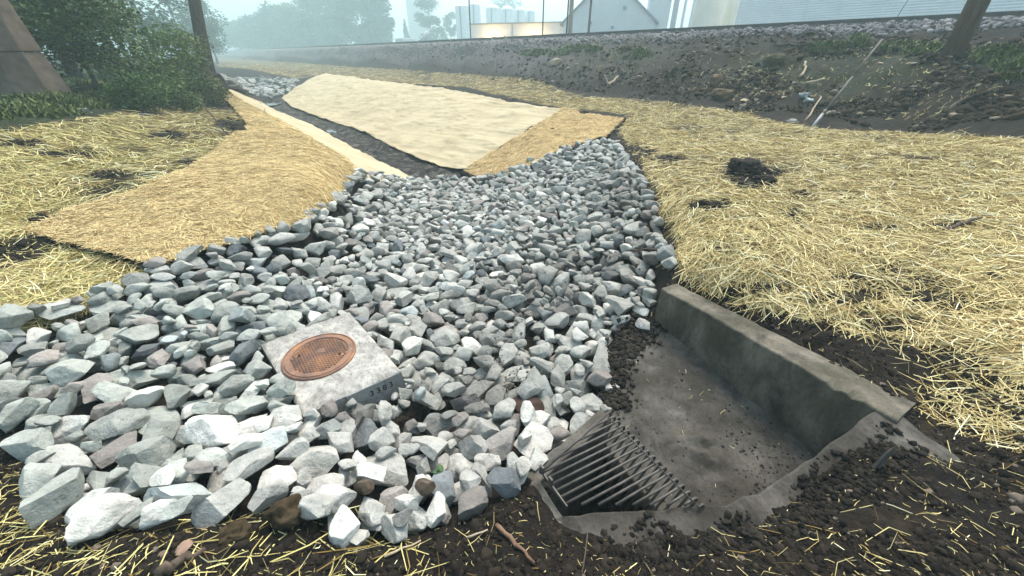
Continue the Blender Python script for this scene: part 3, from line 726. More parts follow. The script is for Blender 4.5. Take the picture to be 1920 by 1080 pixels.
# ------------------------------------------------------------------ manhole slab with its cover
def slab():
    root = empty('manhole_slab', (-1.43, 2.28, -.25)); M_ = Matrix.Translation((1.43, -2.28, .25))
    tag(root, 'square pale concrete slab holding the rusty manhole cover, sunk among grey stones', 'concrete slab')
    c = [SL[k] for k in 'BRTL']
    n = 56; U, W = np.meshgrid(np.linspace(0, 1, n), np.linspace(0, 1, n))
    def lerp2(u, v_):
        return [(c[0][i] * (1 - u) + c[1][i] * u) * (1 - v_) + (c[3][i] * (1 - u) + c[2][i] * u) * v_ for i in (0, 1)]
    X, Y = lerp2(U, W)
    edge = np.minimum.reduce([U, 1 - U, W, 1 - W])
    Z = .012 * fbm(X * 7, Y * 7, 131, 4) + .006 * fbm(X * 30, Y * 30, 133, 3) - .014 * np.exp(-(edge / .018) ** 2)
    cc = np.array([-1.505 + .012, 2.272])
    d = np.hypot(X - cc[0], Y - cc[1]); Z = np.where(d < .30, Z * np.clip((d - .262) / .04, 0, 1) - .004, Z)
    Z = Z - .25
    V = np.stack([X, Y, Z], -1).reshape(-1, 3); i = np.arange(n * n).reshape(n, n)
    Fq = [tuple(q) for q in np.stack([i[:-1, :-1], i[:-1, 1:], i[1:, 1:], i[1:, :-1]], -1).reshape(-1, 4)]
    ring = list(i[0, :]) + list(i[1:, -1]) + list(i[-1, -2::-1]) + list(i[-2:0:-1, 0])
    mb = MB(); mb.add([M_ @ Vector(v) for v in V], Fq)
    ctr = Vector((V[:, 0].mean(), V[:, 1].mean(), 0))
    low = []
    for r_ in ring:
        v = Vector(V[r_]); q = v - ctr; q.z = 0
        low.append(M_ @ Vector((v.x + q.x * .06, v.y + q.y * .06, -.62)))
    k = len(mb.v); mb.v += [tuple(v) for v in low]; m = len(ring)
    mb.f += [(ring[(a + 1) % m], ring[a], k + a, k + (a + 1) % m) for a in range(m)]
    mb.build('slab', M_CONC, root, smooth=False)
    # the smooth numbered face, proud of the rough side
    R_, B_ = SL['R'], SL['B']; e = (B_ - R_).normalized(); nrm = Vector((.606, -.795, 0))
    fb = MB()
    a0 = Vector((R_.x, R_.y, 0)); top, bot = -.262, -.60
    def fp(d_, z, out): 
        f = (-.25 - z) / .37
        return M_ @ (a0 + Vector((e.x, e.y, 0)) * d_ + nrm * (.008 + .040 * f + out) + Vector((0, 0, z)))
    vs = [fp(.0, top, 0), fp(.40, top, 0), fp(.40, bot, 0), fp(-.02, bot, 0), fp(.0, top, -.02), fp(.40, top, -.02), fp(.40, bot, -.02), fp(-.02, bot, -.02)]
    fb.add(vs, [(0, 1, 2, 3), (4, 7, 6, 5), (0, 4, 5, 1), (1, 5, 6, 2), (2, 6, 7, 3), (3, 7, 4, 0)])
    fb.build('smooth_face', mat_concrete('smooth_concrete', (.19, .19, .18), (.29, .29, .275), wet=.8, sc=3), root)
    fc = bpy.data.curves.new('numbers', 'FONT'); fc.body = '3383'; fc.size = .066; fc.space_character = 1.45; fc.extrude = .001; fc.align_x = 'CENTER'
    to = bpy.data.objects.new('numbers', fc); COL.objects.link(to); to.parent = root
    X_ = Vector((.795, .606, 0)); up = ((fp(.1, top, 0) - fp(.1, bot, 0))).normalized(); Zn = X_.cross(up).normalized()
    m4 = Matrix((X_, up, Zn)).transposed().to_4x4(); o_ = fp(.165, -.345, .004); m4.translation = o_
    to.matrix_local = m4
    fc.materials.append(mat_plain('black_stencil', (.012, .012, .012), (.03, .03, .03), 20, .8, 0))
    # cover
    cv = empty('manhole_cover', (cc[0], cc[1], -.254))
    tag(cv, 'round rusty iron manhole cover with diamond tread set in the pale slab', 'manhole cover')
    rim, plate = MB(), MB()
    rust, N, L, b = newmat('rust', .8, .3)
    p = objc(N); base = ramp(N, L, nnoise(N, L, 5, 8, .7, p), [(.3, (.11, .07, .053)), (.46, (.21, .125, .09)), (.6, (.33, .175, .10)), (.72, (.50, .27, .11))])
    wh = ramp(N, L, nnoise(N, L, 8, 6, .75, p, 1.2), [(.63, 0.0), (.70, .8)])
    L.new(mix(N, L, wh, base, (.52, .48, .44)), b.inputs['Base Color']); bump(N, L, b, nnoise(N, L, 60, 6, .7, p), .5, .006)
    seg = 64; RO, RI, RT = .268, .212, .258
    def lathe(mb, prof):
        vs = [(r_ * math.cos(2 * math.pi * i / seg), r_ * math.sin(2 * math.pi * i / seg), z) for r_, z in prof for i in range(seg)]
        mb.add(vs, [(a * seg + i, a * seg + (i + 1) % seg, (a + 1) * seg + (i + 1) % seg, (a + 1) * seg + i) for a in range(len(prof) - 1) for i in range(seg)])
    lathe(rim, [(RO, -.02), (RO, .012), (RO - .006, .017), (RT, .017), (RT - .004, .010), (RT - .010, .010), (RT - .014, .017), (RI, .017), (RI - .006, .010)])
    rim.build('rim', rust, cv, smooth=False)
    lathe(plate, [(RI - .004, .006), (.10, .008), (.02, .009), (.001, .009)])
    plate.build('plate', rust, cv, smooth=False)
    tr = MB()
    for i in range(-9, 10):
        for j in range(-9, 10):
            x, y = i * .0225 + (j % 2) * .01125, j * .0225
            if math.hypot(x, y) < RI - .018 and not (abs(math.hypot(x - .15, y + .02)) < .02 or math.hypot(x + .15, y - .02) < .02) and math.hypot(x, y - .05) > .025:
                a = .0105
                tr.add([(x - a, y, .006), (x, y - a, .006), (x + a, y, .006), (x, y + a, .006), (x - a * .6, y, .0165), (x, y - a * .6, .0165), (x + a * .6, y, .0165), (x, y + a * .6, .0165)],
                       [(4, 5, 6, 7), (0, 1, 5, 4), (1, 2, 6, 5), (2, 3, 7, 6), (3, 0, 4, 7)])
    tr.build('tread', rust, cv)
    for x, y in ((.15, -.02), (-.15, .02)):
        h = MB(); h.tube([(x, y, .005), (x, y, .0125)], .010, 12); h.build('pick_hole', mat_plain('hole_black', (.004, .004, .004), (.01, .01, .01), 5, .9, 0), cv)
    cv.rotation_euler = (0, 0, math.radians(12))
slab()

# ------------------------------------------------------------------ concrete inlet and its grate
def densify(pts, step=.03):
    out = []
    for p, q in zip(pts[:-1], pts[1:]):
        p, q = np.array(p), np.array(q); k = max(1, int(np.linalg.norm(q - p) / step))
        out += [p + (q - p) * i / k for i in range(k)]
    return np.array(out + [np.array(pts[-1])])
def wall_run(name, inner, thick, bottom, mat, parent, root, taper=0.0, slope=0.0, seed=0, chamfer=.015, closed=True):
    """A concrete wall lofted along its inner top edge (x, y, z); outside lies to the right of the run."""
    I = densify(inner); m = len(I)
    T = np.gradient(I[:, :2], axis=0); T /= np.linalg.norm(T, axis=1)[:, None]
    for _ in range(4): T = (np.roll(T, 1, 0) + T + np.roll(T, -1, 0)) / 3 if m < 3 else np.vstack([T[:1], (T[:-2] + T[1:-1] + T[2:]) / 3, T[-1:]])
    T /= np.linalg.norm(T, axis=1)[:, None]
    O = np.stack([T[:, 1], -T[:, 0]], -1)
    if callable(thick): th = np.array([thick(i / (m - 1)) for i in range(m)])
    else: th = np.full(m, thick)
    prof = []
    prof.append((0 * th - taper, np.full(m, bottom))); prof.append((0 * th - taper * .5, (I[:, 2] + bottom) / 2))
    prof.append((0 * th, I[:, 2] - chamfer)); prof.append((0 * th + chamfer * .3, I[:, 2] - chamfer * .3)); prof.append((0 * th + chamfer, I[:, 2]))
    for f in (.25, .5, .75): prof.append((chamfer + (th - 2 * chamfer) * f, I[:, 2] - slope * f))
    prof.append((th - chamfer, I[:, 2] - slope)); prof.append((th, I[:, 2] - slope - chamfer)); prof.append((th, np.full(m, bottom)))
    V = []
    for o, z in prof: V.append(np.stack([I[:, 0] + O[:, 0] * o, I[:, 1] + O[:, 1] * o, z], -1))
    V = np.stack(V, 1); k = V.shape[1]
    Vf = V.reshape(-1, 3); Vf = Vf + .010 * np.stack([fbm(Vf[:, 0] * 9, Vf[:, 1] * 9 + Vf[:, 2] * 9, seed + j, 3) for j in range(3)], -1)
    # knocked-off bits of arris
    ch = np.clip(fbm(I[:, 0] * 6, I[:, 1] * 6, seed + 21, 3) - .28, 0, 1)
    Vr = Vf.reshape(m, k, 3); Vr[:, 3:5, 2] -= (ch * .10)[:, None]; Vr[:, 2, 2] -= ch * .08
    Vf = Vr.reshape(-1, 3); i = np.arange(m * k).reshape(m, k)
    Fq = [tuple(q) for q in np.stack([i[:-1, :-1], i[1:, :-1], i[1:, 1:], i[:-1, 1:]], -1).reshape(-1, 4)]
    mb = MB(); mb.add([Vector(v) - root.location for v in Vf], Fq + [tuple(i[0, :]), tuple(i[-1, ::-1])])
    o = mb.build(name, mat, parent, smooth=False)
    bm = bmesh.new(); bm.from_mesh(o.data); bmesh.ops.recalc_face_normals(bm, faces=bm.faces); bm.to_mesh(o.data); bm.free()
    return o
def inlet():
    root = empty('concrete_inlet', (1.5, 2.2, -.5))
    tag(root, 'damp dark concrete drain inlet with a straight wall, silted floor and low lip', 'drain inlet')
    wall_run('back_wall', [(2.275, 1.52, -.103), (2.22, 1.61, -.10), (1.38, 3.03, -.10)], lambda f: .31 - .09 * f, -1.0, M_CONCD, root, root, slope=.015, seed=3)
    wall_run('near_lip', [(.24, 1.12, -.36), (.43, 1.125, -.34), (1.01, 1.165, -.34), (1.16, 1.165, -.335), (1.25, 1.20, -.295), (1.36, 1.225, -.325), (1.6, 1.33, -.30), (1.80, 1.42, -.24), (2.02, 1.52, -.155), (2.19, 1.60, -.108), (2.31, 1.655, -.108)],
             lambda f: .34 + .10 * max(0, f - .6) / .4, -1.3, M_LIP, root, root, slope=.06, seed=5, chamfer=.014)
    # cheek walls that carry the grate, hidden by stones on the outside
    wall_run('side_wall', [(.69, 1.80, -.40), (.13, 1.30, -.40)], .10, -1.3, M_CONCT, root, root, seed=9)
    wall_run('side_wall', [(.158, 1.345, -.375), (.288, 1.10, -.36)], .08, -1.3, M_CONCT, root, root, seed=12)
    # floor, its near edge along the grate
    n = 90; mb = MB()
    U, W = np.meshgrid(np.linspace(0, 1, n), np.linspace(0, 1, n))
    lf = resample([(1.03, 1.14), (.665, 1.775), (.80, 2.10), (.89, 2.48), (1.34, 3.04), (1.40, 3.14)], n); rt = resample([(2.32, 1.48), (2.20, 1.78), (1.50, 3.14)], n)
    X = lf[:, 0][:, None] * (1 - U) + rt[:, 0][:, None] * U; Y = lf[:, 1][:, None] * (1 - U) + rt[:, 1][:, None] * U
    Z = floor_z(X, Y) + .022 * fbm(X * 2.5, Y * 2.5, 141, 3) + .008 * fbm(X * 14, Y * 14, 143, 3) + .05 * np.exp(-((X - 1.35) ** 2 + (Y - 1.72) ** 2) / .03) * (.6 + fbm(X * 16, Y * 16, 147, 2))
    i = np.arange(n * n).reshape(n, n)
    mb.add([Vector(v) - root.location for v in np.stack([X, Y, Z], -1).reshape(-1, 3)], [tuple(f) for f in np.stack([i[:-1, :-1], i[:-1, 1:], i[1:, 1:], i[1:, :-1]], -1).reshape(-1, 4)])
    k = len(mb.v); edge = list(i[:, 0])
    mb.v += [tuple(Vector((X[a, 0], Y[a, 0], -1.4)) - root.location) for a in range(n)]
    mb.f += [(edge[a], edge[a + 1], k + a + 1, k + a) for a in range(n - 1)]
    mb.build('floor_slab', M_FLOOR, root, smooth=True)
inlet()
def grate():
    A3, B3 = Vector((.65, 1.76, -.30)), Vector((1.01, 1.17, -.315))
    D3 = Vector((.175, 1.34, -.30))
    root = empty('debris_grate', A3); tag(root, 'dark iron bar grate with bent down bar ends over the drain pit', 'grate')
    al = (B3 - A3); run = (D3 - A3); L_ = al.length; al = al.normalized(); edge = run.normalized(); back = Vector((-.89, -.454, 0)).normalized(); out = -back
    nb = 18; rad = .0078
    for i in range(nb):
        f = i / (nb - 1)
        p0 = A3 + al * (L_ + .02) * f
        ln = min(3.97 * (L_ + .02) * f + .02, .627 + rng.normal(0, .003), max(.03, (p0.y - 1.15) / -back.y))
        b = MB(); pts = [p0 + back * ln, p0 + back * ln * .5 + Vector((0, 0, rng.normal(0, .003))), p0 + back * min(.04, ln * .3)]
        for th in np.linspace(0, 1, 7):
            a = th * math.radians(115)
            pts.append(p0 + out * (.030 * math.sin(a) - .012) + Vector((0, 0, -.030 * (1 - math.cos(a)))))
        e = pts[-1]; pts.append(e + Vector((-out.x * .10, -out.y * .10, -.15)))
        pts.append(e + Vector((-out.x * .20, -out.y * .20, -.33)))
        b.tube([q - A3 for q in pts], rad, 8); b.build('bar', M_IRON, root, smooth=True)
    r = MB(); off = Vector((0, 0, rad + .004)) + back * .035
    r.tube([q - A3 + off for q in (A3 - al * .01, A3 + al * L_ * .5, B3 + al * .03)], .0035, 6); r.build('cross_rod', M_IRON, root, smooth=True)
    fr = MB(); ang = math.atan2(al.y, al.x)
    fr.box(D3 - A3 + al * L_ * .165 + edge * .010 + Vector((0, 0, .004)), (L_ * .36, .008, .022), ang); fr.build('side_frame', M_IRON, root)
    fr = MB(); fr.tube([Vector((0, 0, .002)) - edge * .02, (D3 - A3) * .5, (D3 - A3) + edge * .02], .0105, 8); fr.build('edge_bar', M_IRON, root, smooth=True)
    for d in (.05, .45):
        t_ = MB(); c = D3 - A3 + al * L_ * d * .3 + edge * .015
        t_.box(c + Vector((0, 0, .04)), (.03, .012, .06), ang); t_.build('lug', M_IRON, root)
grate()
# ------------------------------------------------------------------ strands of straw
def strand_mesh(x, y, L_, wd, yaw, lift, tint, pitch, G=None, curl=.12):
    """One ribbon per strand, three stations long, following the ground."""
    n = len(x); dx, dy = np.cos(yaw), np.sin(yaw)
    st = np.stack([-np.ones(n), rng.uniform(-.5, .5, n), np.ones(n)], 1) * (L_ / 2)[:, None]
    off = np.zeros((n, 3)); off[:, 1] = L_ * rng.normal(0, curl, n)
    X = x[:, None] + dx[:, None] * st - dy[:, None] * off; Y = y[:, None] + dy[:, None] * st + dx[:, None] * off
    g = gsample(GZ if G is None else G, X.ravel(), Y.ravel()).reshape(n, 3)
    gc = g[:, 1:2]
    g = np.clip(g, gc - .5 * L_[:, None], gc + .5 * L_[:, None])
    Z = g + lift[:, None] + st * np.sin(pitch)[:, None] + np.stack([np.zeros(n), L_ * .05 * rng.random(n), np.zeros(n)], 1)
    Z = np.maximum(Z, g + .003)
    roll = rng.uniform(-1.0, 1.0, n); wx, wy, wz = -dy * np.cos(roll), dx * np.cos(roll), np.sin(roll)
    V = np.empty((n, 6, 3), np.float32); tap = [.75, 1, .6]
    for k in range(3):
        h = wd / 2 * tap[k]
        for sgn, q in ((-1, 0), (1, 1)):
            V[:, 2 * k + q, 0] = X[:, k] + sgn * wx * h; V[:, 2 * k + q, 1] = Y[:, k] + sgn * wy * h; V[:, 2 * k + q, 2] = Z[:, k] + sgn * wz * h
    b = (np.arange(n) * 6)[:, None]
    Fq = np.concatenate([b + np.array([[0, 1, 3, 2]]), b + np.array([[2, 3, 5, 4]])])
    T = np.repeat(np.concatenate([tint, np.ones((n, 1))], 1)[:, None], 6, 1).reshape(-1, 4)
    return V.reshape(-1, 3), Fq, T
def straw_tint(n, green=0.0):
    t = rng.random(n)[:, None]
    c = np.array([[.36, .275, .115]]) * (1 - t) + np.array([[.82, .69, .36]]) * t
    d = rng.random(n)[:, None]
    c = np.where(d < .16, np.array([[.25, .16, .055]]) * rng.uniform(.7, 1.4, (n, 1)), c)
    c = np.where(d > .93, np.array([[.88, .80, .55]]), c)
    return c * (1 - green) + c * np.array([[.80, .98, .62]]) * green
def scatter_px(n, x0, x1, y0, y1):
    px, py = rng.uniform(x0, x1, n), rng.uniform(y0, y1, n)
    x, y, z, h = pix2ground(px, py); k = h & (np.hypot(x, y) < 90)
    return x[k], y[k], z[k], px[k], py[k]
def straw_field(name, label, count, x0, x1, y0, y1, side, green):
    x, y, z, px, py = scatter_px(count, x0, x1, y0, y1)
    cv_ = straw_cover(px, py, x, y); d_ = project(x, y, z)[2]; k = cv_ * np.where(cv_ < .2, np.clip((d_ / 3.4) ** 2, .05, 1), 1) > rng.random(len(x)) ** 1.3
    nn, ss = ns(x, y); k &= (nn > 3) if side > 0 else (nn <= 3)
    x, y, z, px, py = x[k], y[k], z[k], px[k], py[k]
    d = project(x, y, z)[2]; n = len(x)
    lod = 1 + d / 9
    L_ = rng.lognormal(math.log(.13), .45, n) * np.minimum(lod, 3) ** .6
    wd = rng.uniform(.0026, .0058, n) * lod
    comb = fbm(x * .9, y * .9, 201, 3) * 2.0
    yaw = comb + rng.normal(0, 1.25, n) + (0.2 if side > 0 else .5)
    pile = np.clip(straw_cover(px, py, x, y), 0, 1); yaw = np.where(rng.random(n) < .3, rng.uniform(0, 6.28, n), yaw)
    lift = rng.random(n) ** 1.6 * .040 * pile ** 2 + .004
    V, Fq, T = strand_mesh(x, y, L_, wd, yaw, lift, straw_tint(n, green * np.ones((n, 1)) if np.isscalar(green) else green), rng.normal(0, .16, n))
    o = link(name, np_mesh(name, V, Fq, M_STRAW, False, {'tint': ('FLOAT_COLOR', T)}))
    return tag(o, label, 'straw', kind='stuff')
straw_field('straw_mulch', 'loose yellow straw strewn over the field beside the concrete inlet', 280000, 380, 2350, 100, 1250, 1, .10)
straw_field('straw_mulch', 'distant pale straw along the far side of the ditch and foot of the bank', 90000, 380, 1960, 103, 290, 1, .05)
straw_field('straw_mulch', 'greenish yellow straw strewn over the bank beside the straw blanket', 150000, -500, 800, 100, 1250, -1, .45)
# the longest, brightest straws of the near field lie uppermost
def top_straws(name, label, count, x0, x1, y0, y1):
    x, y, z, px, py = scatter_px(count, x0, x1, y0, y1); cv = straw_cover(px, py, x, y); k = cv > .35; x, y, cv = x[k], y[k], cv[k]; n = len(x); d = np.hypot(x, y)
    V, Fq, T = strand_mesh(x, y, rng.uniform(.12, .34, n), rng.uniform(.0032, .0060, n) * (1 + d / 14), rng.uniform(0, 6.28, n), .02 + .03 * rng.random(n), np.clip(straw_tint(n, .05) * 1.12 + .03, 0, .9), rng.normal(0, .12, n))
    tag(link(name, np_mesh(name, V, Fq, M_STRAW, False, {'tint': ('FLOAT_COLOR', T)})), label, 'straw', kind='stuff')
top_straws('top_straws', 'long bright straws lying uppermost on the near straw field', 15000, 1200, 2200, 260, 950)
top_straws('top_straws', 'long bright straws lying uppermost on the straw beside the golden blanket', 6000, -300, 460, 190, 700)
bl = [o for o in COL.objects if o.name.startswith('erosion_blanket')]
def blanket_fibre(o, poly, count, base, dark):
    """Loose fibres standing proud of a fibre blanket, on its own surface."""
    me = o.data; n0 = len(me.vertices); co = np.empty(n0 * 3, np.float32); me.vertices.foreach_get('co', co); co = co.reshape(-1, 3)
    i = rng.integers(0, n0, count); d = project(co[i, 0], co[i, 1], co[i, 2])[2]
    keep = rng.random(count) < np.clip(8 / d, .05, 1) ; i = i[keep]; d = d[keep]; n = len(i)
    c = co[i] + rng.normal(0, .02, (n, 3)) * np.array([1, 1, 0]); yaw = rng.normal(.3, .9, n)
    L_ = rng.uniform(.03, .12, n) * (1 + d / 20); wd = rng.uniform(.0022, .0042, n) * (1 + d / 9)
    t = rng.random((n, 1)); tint = np.array([base]) * (.55 + .8 * t); tint = np.where(rng.random((n, 1)) < dark, tint * np.array([[.5, .4, .3]]), tint)
    dirv = np.stack([np.cos(yaw), np.sin(yaw), rng.normal(0, .07, n)], -1); sd_ = np.stack([-np.sin(yaw), np.cos(yaw), rng.uniform(-.4, .4, n)], -1)
    # along-slope tilt from the neighbouring ground
    gz = gsample(GZS, c[:, 0] + .1 * dirv[:, 0], c[:, 1] + .1 * dirv[:, 1]) - gsample(GZS, c[:, 0] - .1 * dirv[:, 0], c[:, 1] - .1 * dirv[:, 1])
    dirv[:, 2] += gz / .2
    up = rng.uniform(.002, .012, n) + (.03 if 'golden' in o['label'] else .02)
    V = np.empty((n, 4, 3), np.float32)
    for k, (a, b) in enumerate(((-1, -1), (-1, 1), (1, 1), (1, -1))):
        V[:, k] = c + dirv * (a * L_ / 2)[:, None] + sd_ * (b * wd / 2)[:, None] + np.array([0, 0, 1]) * up[:, None]
    Fq = (np.arange(n) * 4)[:, None] + np.arange(4)[None]
    T = np.repeat(np.concatenate([tint, np.ones((n, 1))], 1)[:, None], 4, 1).reshape(-1, 4)
    f = link('fibre', np_mesh('fibre', V.reshape(-1, 3), Fq, M_STRAW, False, {'tint': ('FLOAT_COLOR', T)}), o)
    f['kind'] = 'stuff'
for o in bl:
    if 'golden' in o['label']: blanket_fibre(o, None, 130000, (.68, .535, .265), .20)
    elif 'tan' in o['label']: blanket_fibre(o, None, 16000, (.68, .52, .265), .25)
# straws lying on stones and concrete
def loose(count, x0, x1, y0, y1, ok):
    px, py = rng.uniform(x0, x1, count), rng.uniform(y0, y1, count)
    k = ok(px, py); return px[k], py[k]

# ------------------------------------------------------------------ crumbs of soil
M_CRUMB, N, L, b_ = newmat('soil_crumb', .97, .15)
L.new(attr(N, 'tint').outputs['Color'], b_.inputs['Base Color'])
bump(N, L, b_, nnoise(N, L, 60, 5, .7, pos(N)), .6, .01)
CR = [stone_shape(2, 300 + i, .5, True) for i in range(10)]
def crumbs(name, label, x, y, r, tint, sub=2, shapes=CR, flat=.75, mat=None, sink=.2, zmin=None):
    n = len(x); z = ground(x, y); z = z if zmin is None else np.maximum(z, zmin); Vs = np.empty((n, len(shapes[0]), 3), np.float32)
    for i in range(n):
        M = np.array(Euler((rng.uniform(-.6, .6), rng.uniform(-.6, .6), rng.uniform(0, 6.28))).to_matrix())
        Vs[i] = (shapes[i % len(shapes)] * [r[i] * rng.uniform(.8, 1.3), r[i], r[i] * flat]) @ M.T + [x[i], y[i], z[i] + r[i] * (flat - sink) * .8]
    nv = len(shapes[0]); Fq = (ICO[sub][1][None] + (np.arange(n) * nv)[:, None, None]).reshape(-1, 3)
    T = np.repeat(np.concatenate([tint, np.ones((n, 1))], 1)[:, None], nv, 1).reshape(-1, 4)
    return tag(link(name, np_mesh(name, Vs.reshape(-1, 3), Fq, mat or M_CRUMB, True, {'tint': ('FLOAT_COLOR', T)})), label, 'soil', kind='stuff')
x, y, z, px, py = scatter_px(80000, -150, 2100, 560, 1250)
cov = straw_cover(px, py, x, y)
k = (~inpoly(px, py, ROCKS)) & (cov < .3) & (~inpoly(x, y, PIT)) & (fbm(x * 4, y * 4, 221, 3) > -.25)
x, y, px, py = x[k], y[k], px[k], py[k]
k = rng.permutation(len(x))[:24000]; x, y, px, py = x[k], y[k], px[k], py[k]
r = np.clip(rng.lognormal(math.log(.0046), .65, len(x)), .002, .028)
t = rng.random((len(x), 1)); tint = np.array([[.007, .006, .005]]) * (1 - t) + np.array([[.036, .028, .020]]) * t
tint = np.where(rng.random((len(x), 1)) < .03, np.array([[.16, .13, .10]]), tint)
crumbs('soil_crumbs', 'black crumbly soil strewn along the near edge of the stones and inlet', x, y, r * 1.15, tint, sink=.75)
# soil spilt over the outer half of the lip
I_ = densify([(.43, 1.125, -.34), (1.01, 1.165, -.34), (1.25, 1.20, -.295), (1.36, 1.225, -.325), (1.6, 1.33, -.30), (1.80, 1.42, -.24), (2.02, 1.52, -.155), (2.19, 1.60, -.098)], .02)
T_ = np.gradient(I_[:, :2], axis=0); T_ /= np.linalg.norm(T_, axis=1)[:, None]
m = 3600; i = rng.integers(0, len(I_), m); o_ = .27 - .25 * rng.random(m) ** 1.6 * (.35 + .65 * np.clip(fbm(I_[i, 0] * 3, I_[i, 1] * 3, 251, 3) + .5, 0, 1))
x = I_[i, 0] + T_[i, 1] * o_; y = I_[i, 1] - T_[i, 0] * o_; zl = I_[i, 2] - .07 * np.clip(o_ / .24, 0, 1)
r = np.clip(rng.lognormal(math.log(.006), .6, m), .0025, .022); t = rng.random((m, 1)); tint = np.array([[.007, .006, .005]]) * (1 - t) + np.array([[.032, .027, .021]]) * t
crumbs('lip_soil', 'black soil spilt over the outer edge of the inlet lip', x, y, r, tint, zmin=zl)
def htop(x, y):
    i = np.clip(((y - HY0) / CELL).round().astype(int), 0, len(hy) - 1); j = np.clip(((x - HX0) / CELL).round().astype(int), 0, len(hx) - 1); return HT[i, j]
px = np.concatenate([rng.uniform(880, 1250, 9000), rng.uniform(540, 780, 3500), rng.uniform(1110, 1230, 3000)]); py = np.concatenate([rng.uniform(460, 800, 9000), rng.uniform(770, 840, 3500), rng.uniform(330, 430, 3000)])
dd = np.minimum.reduce([segd(px, py, [(1245, 485), (1080, 520), (960, 580), (930, 660), (960, 740)]) / 34, np.hypot((px - 1170) / 46, (py - 385) / 30)])
k = (dd < 1.5 * rng.random(len(px))) & inpoly(px, py, ROCKS); px, py = px[k], py[k]
x, y, z, h = pix2ground(px, py); zt_ = htop(x, y); k = zt_ < z + .35; x, y, z, zt_ = x[k], y[k], z[k], zt_[k]; m = len(x)
kk = rng.random(m) < .6; x, y, z, zt_ = x[kk], y[kk], z[kk], zt_[kk]; m = len(x)
r = np.clip(rng.lognormal(math.log(.0050), .55, m), .002, .016); t = rng.random((m, 1)); tint = np.array([[.05, .044, .037]]) * (1 - t) + np.array([[.17, .155, .13]]) * t
crumbs('silt_crumbs', 'brown silt and dirt washed over the stones towards the grate', x, y, r, tint, zmin=zt_ - .012)
# litter and silt grains on the inlet floor
m = 1200; px = np.where(rng.random(m) < .5, rng.normal(1370, 60, m), rng.uniform(1150, 1560, m)); py = np.where(px < 0, 0, np.where(rng.random(m) < .5, rng.normal(845, 40, m), rng.uniform(610, 950, m)))
x, y = at_z(px, py, -.6); zf = floor_z(x, y); rx_, ry_, rz_ = ray(px, py); tt_ = (zf - CAM_Z) / rz_; x, y = rx_ * tt_, ry_ * tt_; zf = floor_z(x, y) + .022 * fbm(x * 2.5, y * 2.5, 141, 3) + .008 * fbm(x * 14, y * 14, 143, 3)
k = inpoly(x, y, PIT) & ~inpoly(x, y, GRP) & (x * .86 + y * .51 < 2.68) & (y > 1.28); x, y, zf = x[k], y[k], zf[k]; m = len(x)
r = np.clip(rng.lognormal(math.log(.0038), .6, m), .0015, .012); t = rng.random((m, 1)); tint = np.array([[.02, .017, .013]]) * (1 - t) + np.array([[.07, .062, .05]]) * t
tint = np.where(rng.random((m, 1)) < .05, np.array([[.30, .27, .21]]), tint)
crumbs('floor_silt', 'silt grains and litter on the floor of the inlet', x, y, r, tint, zmin=zf, sink=.6)
m = 2600; u = rng.random(m); px = np.interp(u, [0, .4, .7, 1], [1222, 1175, 1150, 1150]) + rng.normal(0, 17, m); py = np.interp(u, [0, .4, .7, 1], [600, 650, 690, 770]) + rng.normal(0, 9, m)
x, y = at_z(px, py, -.52); rx_, ry_, rz_ = ray(px, py)
for _ in range(3):
    tt_ = (floor_z(x, y) - CAM_Z) / rz_; x, y = rx_ * tt_, ry_ * tt_
zf = floor_z(x, y) + .022 * fbm(x * 2.5, y * 2.5, 141, 3) + .008 * fbm(x * 14, y * 14, 143, 3)
r = np.clip(rng.lognormal(math.log(.007), .6, m), .002, .028); t = rng.random((m, 1)); tint = np.array([[.010, .008, .006]]) * (1 - t) + np.array([[.05, .042, .032]]) * t
crumbs('edge_dirt', 'dark dirt lying between the stones and the inlet floor', x, y, r, tint, zmin=zf, sink=.3)
# lumpy earth of the railway bank and patches in the straw
x, y, z, px, py = scatter_px(44000, 560, 2200, 60, 300)
nn, ss = ns(x, y); tt = np.interp(ss, [-20, 2, 9, 30, 60], [11.5, 12.1, 13.5, 17.8, 18])
k = (nn > tt - .5) & (nn < 20) & (fbm(x * 1.2, y * 1.2, 231, 3) > -.1); x, y = x[k][:9000], y[k][:9000]
d = np.hypot(x, y); r = np.clip(rng.lognormal(math.log(.026), .6, len(x)), .010, .11)
t = rng.random((len(x), 1)); tint = np.array([[.012, .009, .006]]) * (1 - t) + np.array([[.062, .044, .028]]) * t
tint = np.where(rng.random((len(x), 1)) < .05, np.array([[.24, .20, .15]]) * rng.uniform(.6, 1.3, (len(x), 1)), tint)
crumbs('bank_clods', 'lumps of dark earth and stone over the railway bank', x, y, r, tint, flat=.6)
xs, ys, rs = [], [], []
for bx, by, rx, ry in BARE + [(470, 235, 14, 8), (445, 240, 20, 10), (1150, 228, 22, 5)]:
    m = int(20 + rx * ry / 9); a = rng.uniform(0, 6.28, m); q = np.sqrt(rng.random(m)) * .85
    X, Y, Z, h = pix2ground(bx + np.cos(a) * q * rx, by + np.sin(a) * q * ry)
    D = project(X, Y, Z)[2]; xs.append(X); ys.append(Y); rs.append(np.clip(rng.lognormal(math.log(.011), .55, m), .004, .05) * (1 + D / 16))
x, y, r = np.concatenate(xs), np.concatenate(ys), np.concatenate(rs)
t = rng.random((len(x), 1)); tint = np.array([[.012, .010, .008]]) * (1 - t) + np.array([[.045, .036, .026]]) * t
crumbs('earth_patches', 'dark earth clods showing through gaps in the straw', x, y, r, tint, flat=.6, sink=.5)
